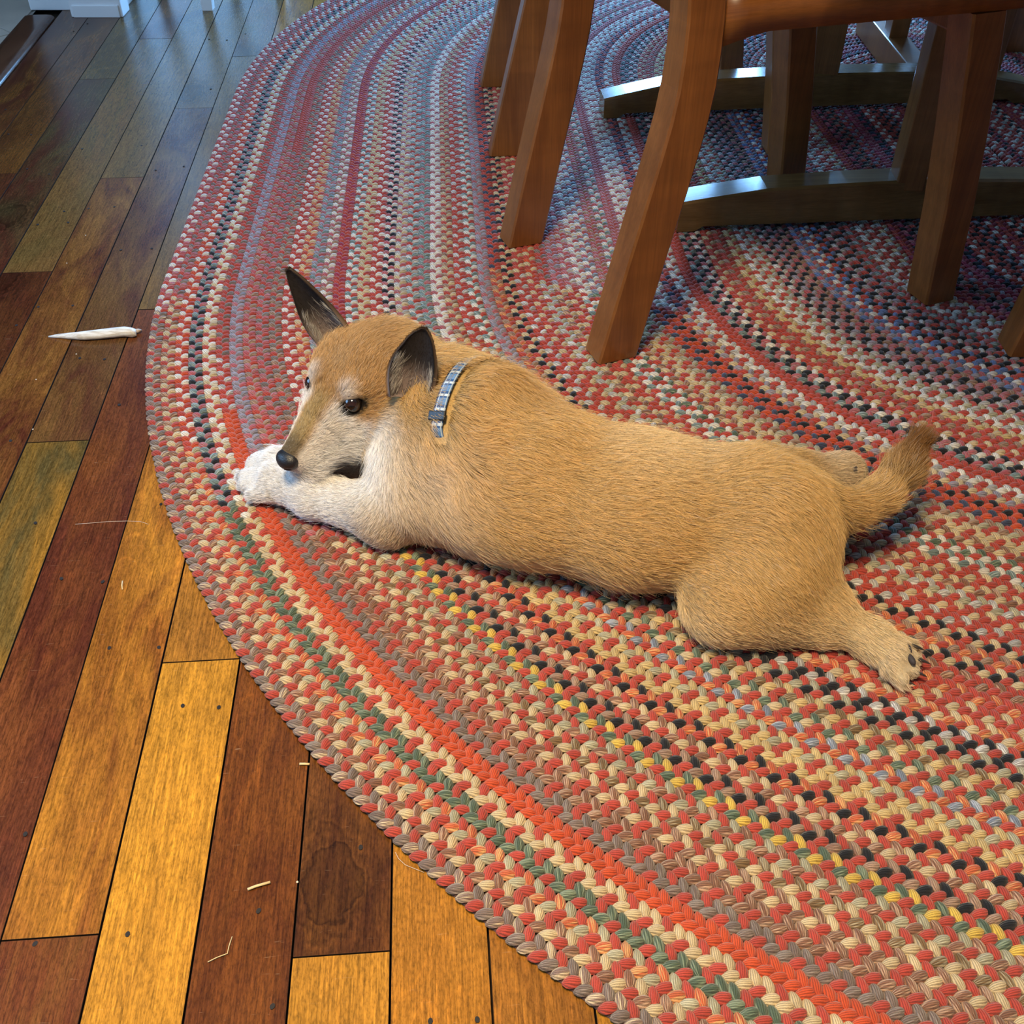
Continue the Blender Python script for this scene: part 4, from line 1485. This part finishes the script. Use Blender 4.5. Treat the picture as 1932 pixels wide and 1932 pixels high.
def ellipsoid(name, c, rx, ry, rz, ax, mat, parent=dog):
    bm = bmesh.new()
    bmesh.ops.create_uvsphere(bm, u_segments=14, v_segments=10, radius=1.0)
    for v in bm.verts:
        v.co = Vector((v.co.x * rx, v.co.y * ry, v.co.z * rz))
    o = bm_obj(name, bm, mat, parent, True)
    o.location = c - DO
    o.rotation_euler = Vector(ax).to_track_quat('X', 'Z').to_euler()
    return o


M['pad'] = plain('paw_pad', (0.050, 0.042, 0.045), 0.7, 0.3, 0.15, 300)
M['claw'] = plain('claw', (0.040, 0.034, 0.030), 0.35, 0.5, 0.1, 200)
for (x, y, z, r) in ((1617, 872, 0.047, 0.0074), (1627, 886, 0.044, 0.0072), (1622, 900, 0.040, 0.0068), (1612, 886, 0.052, 0.0066)):
    ellipsoid('paw_pad', P(x, y, z), r * 0.75, r * 1.1, r, (0.95, -0.25, 0.35), M['pad'])
for (x, y, z, r) in ((1712, 1222, 0.037, 0.0060), (1719, 1244, 0.035, 0.0060)):
    ellipsoid('paw_pad', P(x, y, z), r * 0.6, r * 1.25, r * 0.8, (0.85, 0.20, 0.45), M['pad'])


def claw(p, d, L=0.011, r=0.0024):
    bm = bmesh.new()
    d = Vector(d).normalized()
    side = d.cross(Vector((0, 0, 1))).normalized(); up_ = side.cross(d)
    prev = None
    for q in range(6):
        s_ = q / 5
        c0 = Vector((p - DO)) + d * (L * s_) - Vector((0, 0, 1)) * (0.004 * s_ * s_)
        rr = r * (1 - s_) ** 0.7 + 0.0002
        ring = [bm.verts.new(c0 + side * (rr * 0.7 * math.cos(a)) + up_ * (rr * math.sin(a))) for a in [i * math.pi / 4 for i in range(8)]]
        if prev:
            for i in range(8):
                bm.faces.new((prev[i], prev[(i + 1) % 8], ring[(i + 1) % 8], ring[i]))
        prev = ring
    bm.faces.new(prev)
    return bm_obj('claw', bm, M['claw'], dog, True)


for (x, y, z) in ((1720, 1218, 0.028), (1731, 1244, 0.026), (1725, 1268, 0.023), (1704, 1285, 0.020)):
    claw(P(x, y, z), (0.85, -0.25, 0.05), 0.014, 0.0028)
for (x, y, z) in ((1624, 884, 0.030), (1629, 897, 0.028), (1622, 911, 0.026)):
    claw(P(x, y, z), (0.9, -0.05, -0.2), 0.009)
for (x, y, z) in ((459, 900, 0.021), (461, 916, 0.020), (476, 933, 0.019), (474, 883, 0.022)):
    claw(P(x, y, z), (-0.9, -0.1, -0.3), 0.006, 0.0018)

# ---- collar: a plaid strap laid round the neck, with a black slider
c_u = np.cross(CAX, np.array([0, 0, 1.0])); c_u /= np.linalg.norm(c_u)
c_v = np.cross(c_u, CAX)
NS_ = 72
ring_pts, ring_n = [], []
for i in range(NS_):
    a = 2 * math.pi * i / NS_
    d = c_u * math.cos(a) + c_v * math.sin(a)
    rs = np.linspace(0.02, 0.14, 160)
    val = sdf(CO + d[None] * rs[:, None])
    hit = np.where(val > 0)[0]
    r_ = rs[hit[0]] if len(hit) else 0.08
    ring_pts.append(min(r_, 0.088)); ring_n.append(d)
ring_pts = np.array(ring_pts)
for _ in range(6):
    ring_pts = 0.5 * ring_pts + 0.25 * (np.roll(ring_pts, 1) + np.roll(ring_pts, -1))
rp_y = np.array([pjn(CO + ring_n[i] * ring_pts[i])[1] for i in range(NS_)])
ring_pts = ring_pts + 0.0052 - 0.0085 * sst(rp_y, 806, 830)
tp = NT('plaid_webbing')
uvn = tp.n('ShaderNodeAttribute', attribute_name='st').outputs['Vector']
sp = tp.n('ShaderNodeSeparateXYZ'); tp.l(uvn, sp.inputs[0])
def stripes(src, freq, lo_, hi_):
    fr = tp.math('FRACT', tp.math('MULTIPLY', src, freq))
    return tp.math('MULTIPLY', tp.math('GREATER_THAN', fr, lo_), tp.math('LESS_THAN', fr, hi_))
c0 = tp.mix(stripes(sp.outputs[0], 26.0, 0.0, 0.5), (0.030, 0.085, 0.230), (0.110, 0.230, 0.450))
c0 = tp.mix(tp.math('MULTIPLY', stripes(sp.outputs[0], 26.0, 0.62, 0.80), 0.8), c0, (0.62, 0.72, 0.82))
c0 = tp.mix(tp.math('MULTIPLY', stripes(sp.outputs[1], 3.0, 0.55, 0.80), 0.65), c0, (0.60, 0.72, 0.84))
c0 = tp.mix(tp.math('MULTIPLY', stripes(sp.outputs[1], 2.0, 0.0, 0.25), 0.6), c0, (0.015, 0.03, 0.08))
tp.set(Base_Color=c0, Roughness=0.7, Specular_IOR_Level=0.3)
HWC, THC = 0.0078, 0.0011
V, Fq, ST = [], [], []
for i in range(NS_):
    for (w_, t_) in ((-1, 0), (-0.5, 1), (0.5, 1), (1, 0), (0.5, -1), (-0.5, -1)):
        V.append(CO + ring_n[i] * (ring_pts[i] + t_ * THC) + CAX * (w_ * HWC) - DO)
        ST.append((i / NS_, w_ * 0.5 + 0.5, 0))
for i in range(NS_):
    j = (i + 1) % NS_
    for q in range(6):
        Fq.append((i * 6 + q, j * 6 + q, j * 6 + (q + 1) % 6, i * 6 + (q + 1) % 6))
collar = mesh_obj('collar', V, Fq, tp.m, dog, True)
collar['label'] = 'blue plaid collar with black slider'
a = collar.data.attributes.new('st', 'FLOAT_VECTOR', 'POINT')
a.data.foreach_set('vector', np.array(ST, np.float32).ravel())
M['black_plastic'] = plain('black_plastic', (0.012, 0.012, 0.013), 0.35, 0.5)
# the side of the strap that faces the viewer
best, bi = 1e9, 0
for i in range(NS_):
    pxx, pyy, _z = pjn(CO + ring_n[i] * ring_pts[i])
    dd = (pxx - 846) ** 2 + (pyy - 788) ** 2
    if dd < best and (CC - CO) @ ring_n[i] > 0:
        best, bi = dd, i
sl = box('slider', -0.0105, 0.0105, -0.0055, 0.0055, -0.0022, 0.0022, M['black_plastic'], collar, 0.0014)
tng = np.cross(CAX, ring_n[bi])
sl.matrix_local = Matrix.Translation(Vector(CO + ring_n[bi] * (ring_pts[bi] + 0.0016) - DO)) @ Matrix((CAX, tng, ring_n[bi])).transposed().to_4x4()
print('fur strands', n, 'slider px', pjn(CO + ring_n[bi] * ring_pts[bi])[:2])
# ------------------------------------------------------------------ small things on the floor
# shed antler chew: a curved tapering tine with a broken end
pts = [((92, 635), 0.0014), ((110, 634), 0.0036), ((135, 633.5), 0.0060), ((160, 633), 0.0078), ((185, 631), 0.0084), ((210, 628.5), 0.0086), ((235, 626), 0.0088), ((250, 627), 0.0082), ((257, 628), 0.0060)]
bm = bmesh.new()
prev = None
ctr = [np.array(gz(p[0], p[1], r * 0.8)) for p, r in pts]
org = gz(175, 632, 0.0)
for i, (p, r) in enumerate(pts):
    d = ctr[min(i + 1, len(ctr) - 1)] - ctr[max(i - 1, 0)]
    d[2] = 0; d /= np.linalg.norm(d)
    sd_ = np.array([-d[1], d[0], 0])
    ring = []
    for k in range(14):
        a = 2 * math.pi * k / 14
        rr = r * (1 + 0.05 * math.sin(3 * a + i))
        if i >= len(pts) - 2:
            rr *= 1 + 0.16 * math.sin(5 * a + i * 2)
        q = ctr[i] + sd_ * (math.cos(a) * rr) + np.array([0, 0, math.sin(a) * rr * 0.82]) - org
        q[2] = max(q[2], 0.0006)
        ring.append(bm.verts.new(q))
    if prev:
        for k in range(14):
            bm.faces.new((prev[k], prev[(k + 1) % 14], ring[(k + 1) % 14], ring[k]))
    else:
        bm.faces.new(list(reversed(ring)))
    prev = ring
bm.faces.new(prev)
ta_ = NT('antler')
tc = ta_.n('ShaderNodeTexCoord')
nz = ta_.noise(ta_.mapping(tc.outputs['Object'], (40, 300, 300)), 1.0, 4, 0.6)
ta_.set(Base_Color=ta_.mix(ta_.ramp(nz, [(0.35, 0.0), (0.62, 1.0)]), (0.56, 0.48, 0.38), (0.84, 0.82, 0.78)), Roughness=0.45, Specular_IOR_Level=0.4)
ta_.bump(nz, 0.3, 0.0006)
ant = empty('antler_chew', org)
tag(ant, 'pale curved antler chew lying on the dark planks beside the rug', 'dog chew')
bm_obj('tine', bm, ta_.m, ant, True)
bm = bmesh.new()
bmesh.ops.create_icosphere(bm, subdivisions=2, radius=1.0)
for v in bm.verts:
    k = 1 + 0.35 * math.sin(v.co.x * 7 + v.co.y * 5) * math.cos(v.co.z * 6)
    v.co = Vector((v.co.x * 0.0060 * k, v.co.y * 0.0036 * k, v.co.z * 0.0030 * k + 0.004))
M['antler_core'] = plain('antler_core', (0.52, 0.42, 0.34), 0.8, 0.2, 0.2, 400)
cr = bm_obj('broken_end', bm, M['antler_core'], ant, True)
cr.location = gz(260, 628, 0.0) - org
cr['label'] = 'rough broken end'

M['straw'] = plain('straw', (0.62, 0.47, 0.24), 0.6, 0.3, 0.15, 200)
M['hair_white'] = plain('shed_hair', (0.66, 0.52, 0.40), 0.5, 0.4)


def fibre(name, px, r, mat, label, cat, group=None, flat=1.0, z0=0.0008):
    P_ = [np.array(gz(x, y, z0 + r)) for x, y in px]
    org_ = P_[0].copy(); org_[2] = 0
    bm = bmesh.new()
    prev = None
    for i, p in enumerate(P_):
        d = P_[min(i + 1, len(P_) - 1)] - P_[max(i - 1, 0)]
        d[2] = 0; d /= np.linalg.norm(d)
        sd_ = np.array([-d[1], d[0], 0])
        ring = [bm.verts.new(p + sd_ * (math.cos(a) * r * flat) + np.array([0, 0, math.sin(a) * r]) - org_) for a in [k * math.pi / 3 for k in range(6)]]
        if prev:
            for k in range(6):
                bm.faces.new((prev[k], prev[(k + 1) % 6], ring[(k + 1) % 6], ring[k]))
        else:
            bm.faces.new(list(reversed(ring)))
        prev = ring
    bm.faces.new(prev)
    o = bm_obj(name, bm, mat, None, True)
    o.location = org_
    return tag(o, label, cat, group)


g_ = 'bits of straw on the floor'
fibre('straw_bit', [(467, 1678), (482, 1672), (510, 1664)], 0.0009, M['straw'], 'thick straw bit on the dark brown plank near the bottom edge', 'straw', g_, 1.5)
fibre('straw_bit', [(565, 1441), (574, 1441), (584, 1441.5)], 0.0009, M['straw'], 'short straw bit at the rug edge beside a plank joint', 'straw', g_, 1.5)
fibre('straw_bit', [(392, 1815), (410, 1806), (429, 1799), (432, 1785), (438, 1767)], 0.00045, M['straw'], 'thin bent straw bit low on the dark brown plank', 'straw', g_)
fibre('straw_bit', [(231, 1096), (230, 1104), (231, 1112)], 0.0006, M['straw'], 'tiny upright straw bit on the golden plank left of the rug', 'straw', g_, 1.3)
h_ = 'loose hairs on the floor'
fibre('loose_hair', [(142, 989), (170, 987), (205, 984), (240, 983), (265, 984), (280, 989)], 0.00022, M['hair_white'], 'long pale curved hair crossing two planks beside the rug', 'hair', h_)
fibre('loose_hair', [(746, 1608), (752, 1620), (765, 1632), (785, 1640), (800, 1646)], 0.00022, M['hair_white'], 'pale curved hair on the golden plank against the rug border', 'hair', h_)
M['crumb'] = plain('crumb', (0.70, 0.58, 0.44), 0.8, 0.2)
crumb_me = bpy.data.meshes.new('crumb')
bm = bmesh.new(); bmesh.ops.create_icosphere(bm, subdivisions=1, radius=0.0012)
for v in bm.verts: v.co.z *= 0.7
bm.to_mesh(crumb_me); bm.free(); crumb_me.materials.append(M['crumb'])
for (x, y, lab) in ((68, 716, 'pale crumb on the brown plank below the antler tip'), (144, 668, 'pale crumb on the purple-brown plank just under the antler'),
                    (161.5, 444, 'pale crumb on the reddish plank above the antler'), (126, 496.5, 'pale crumb on the reddish plank at the left, above the antler'),
                    (561, 1664, 'pale crumb in the joint beside the knotty dark plank'), (62, 810, 'pale crumb at the lower left end of the purple-brown plank')):
    o = bpy.data.objects.new('crumb', crumb_me)
    col.objects.link(o)
    o.location = gz(x, y, 0.0009)
    tag(o, lab, 'crumb', 'crumbs on the floor')
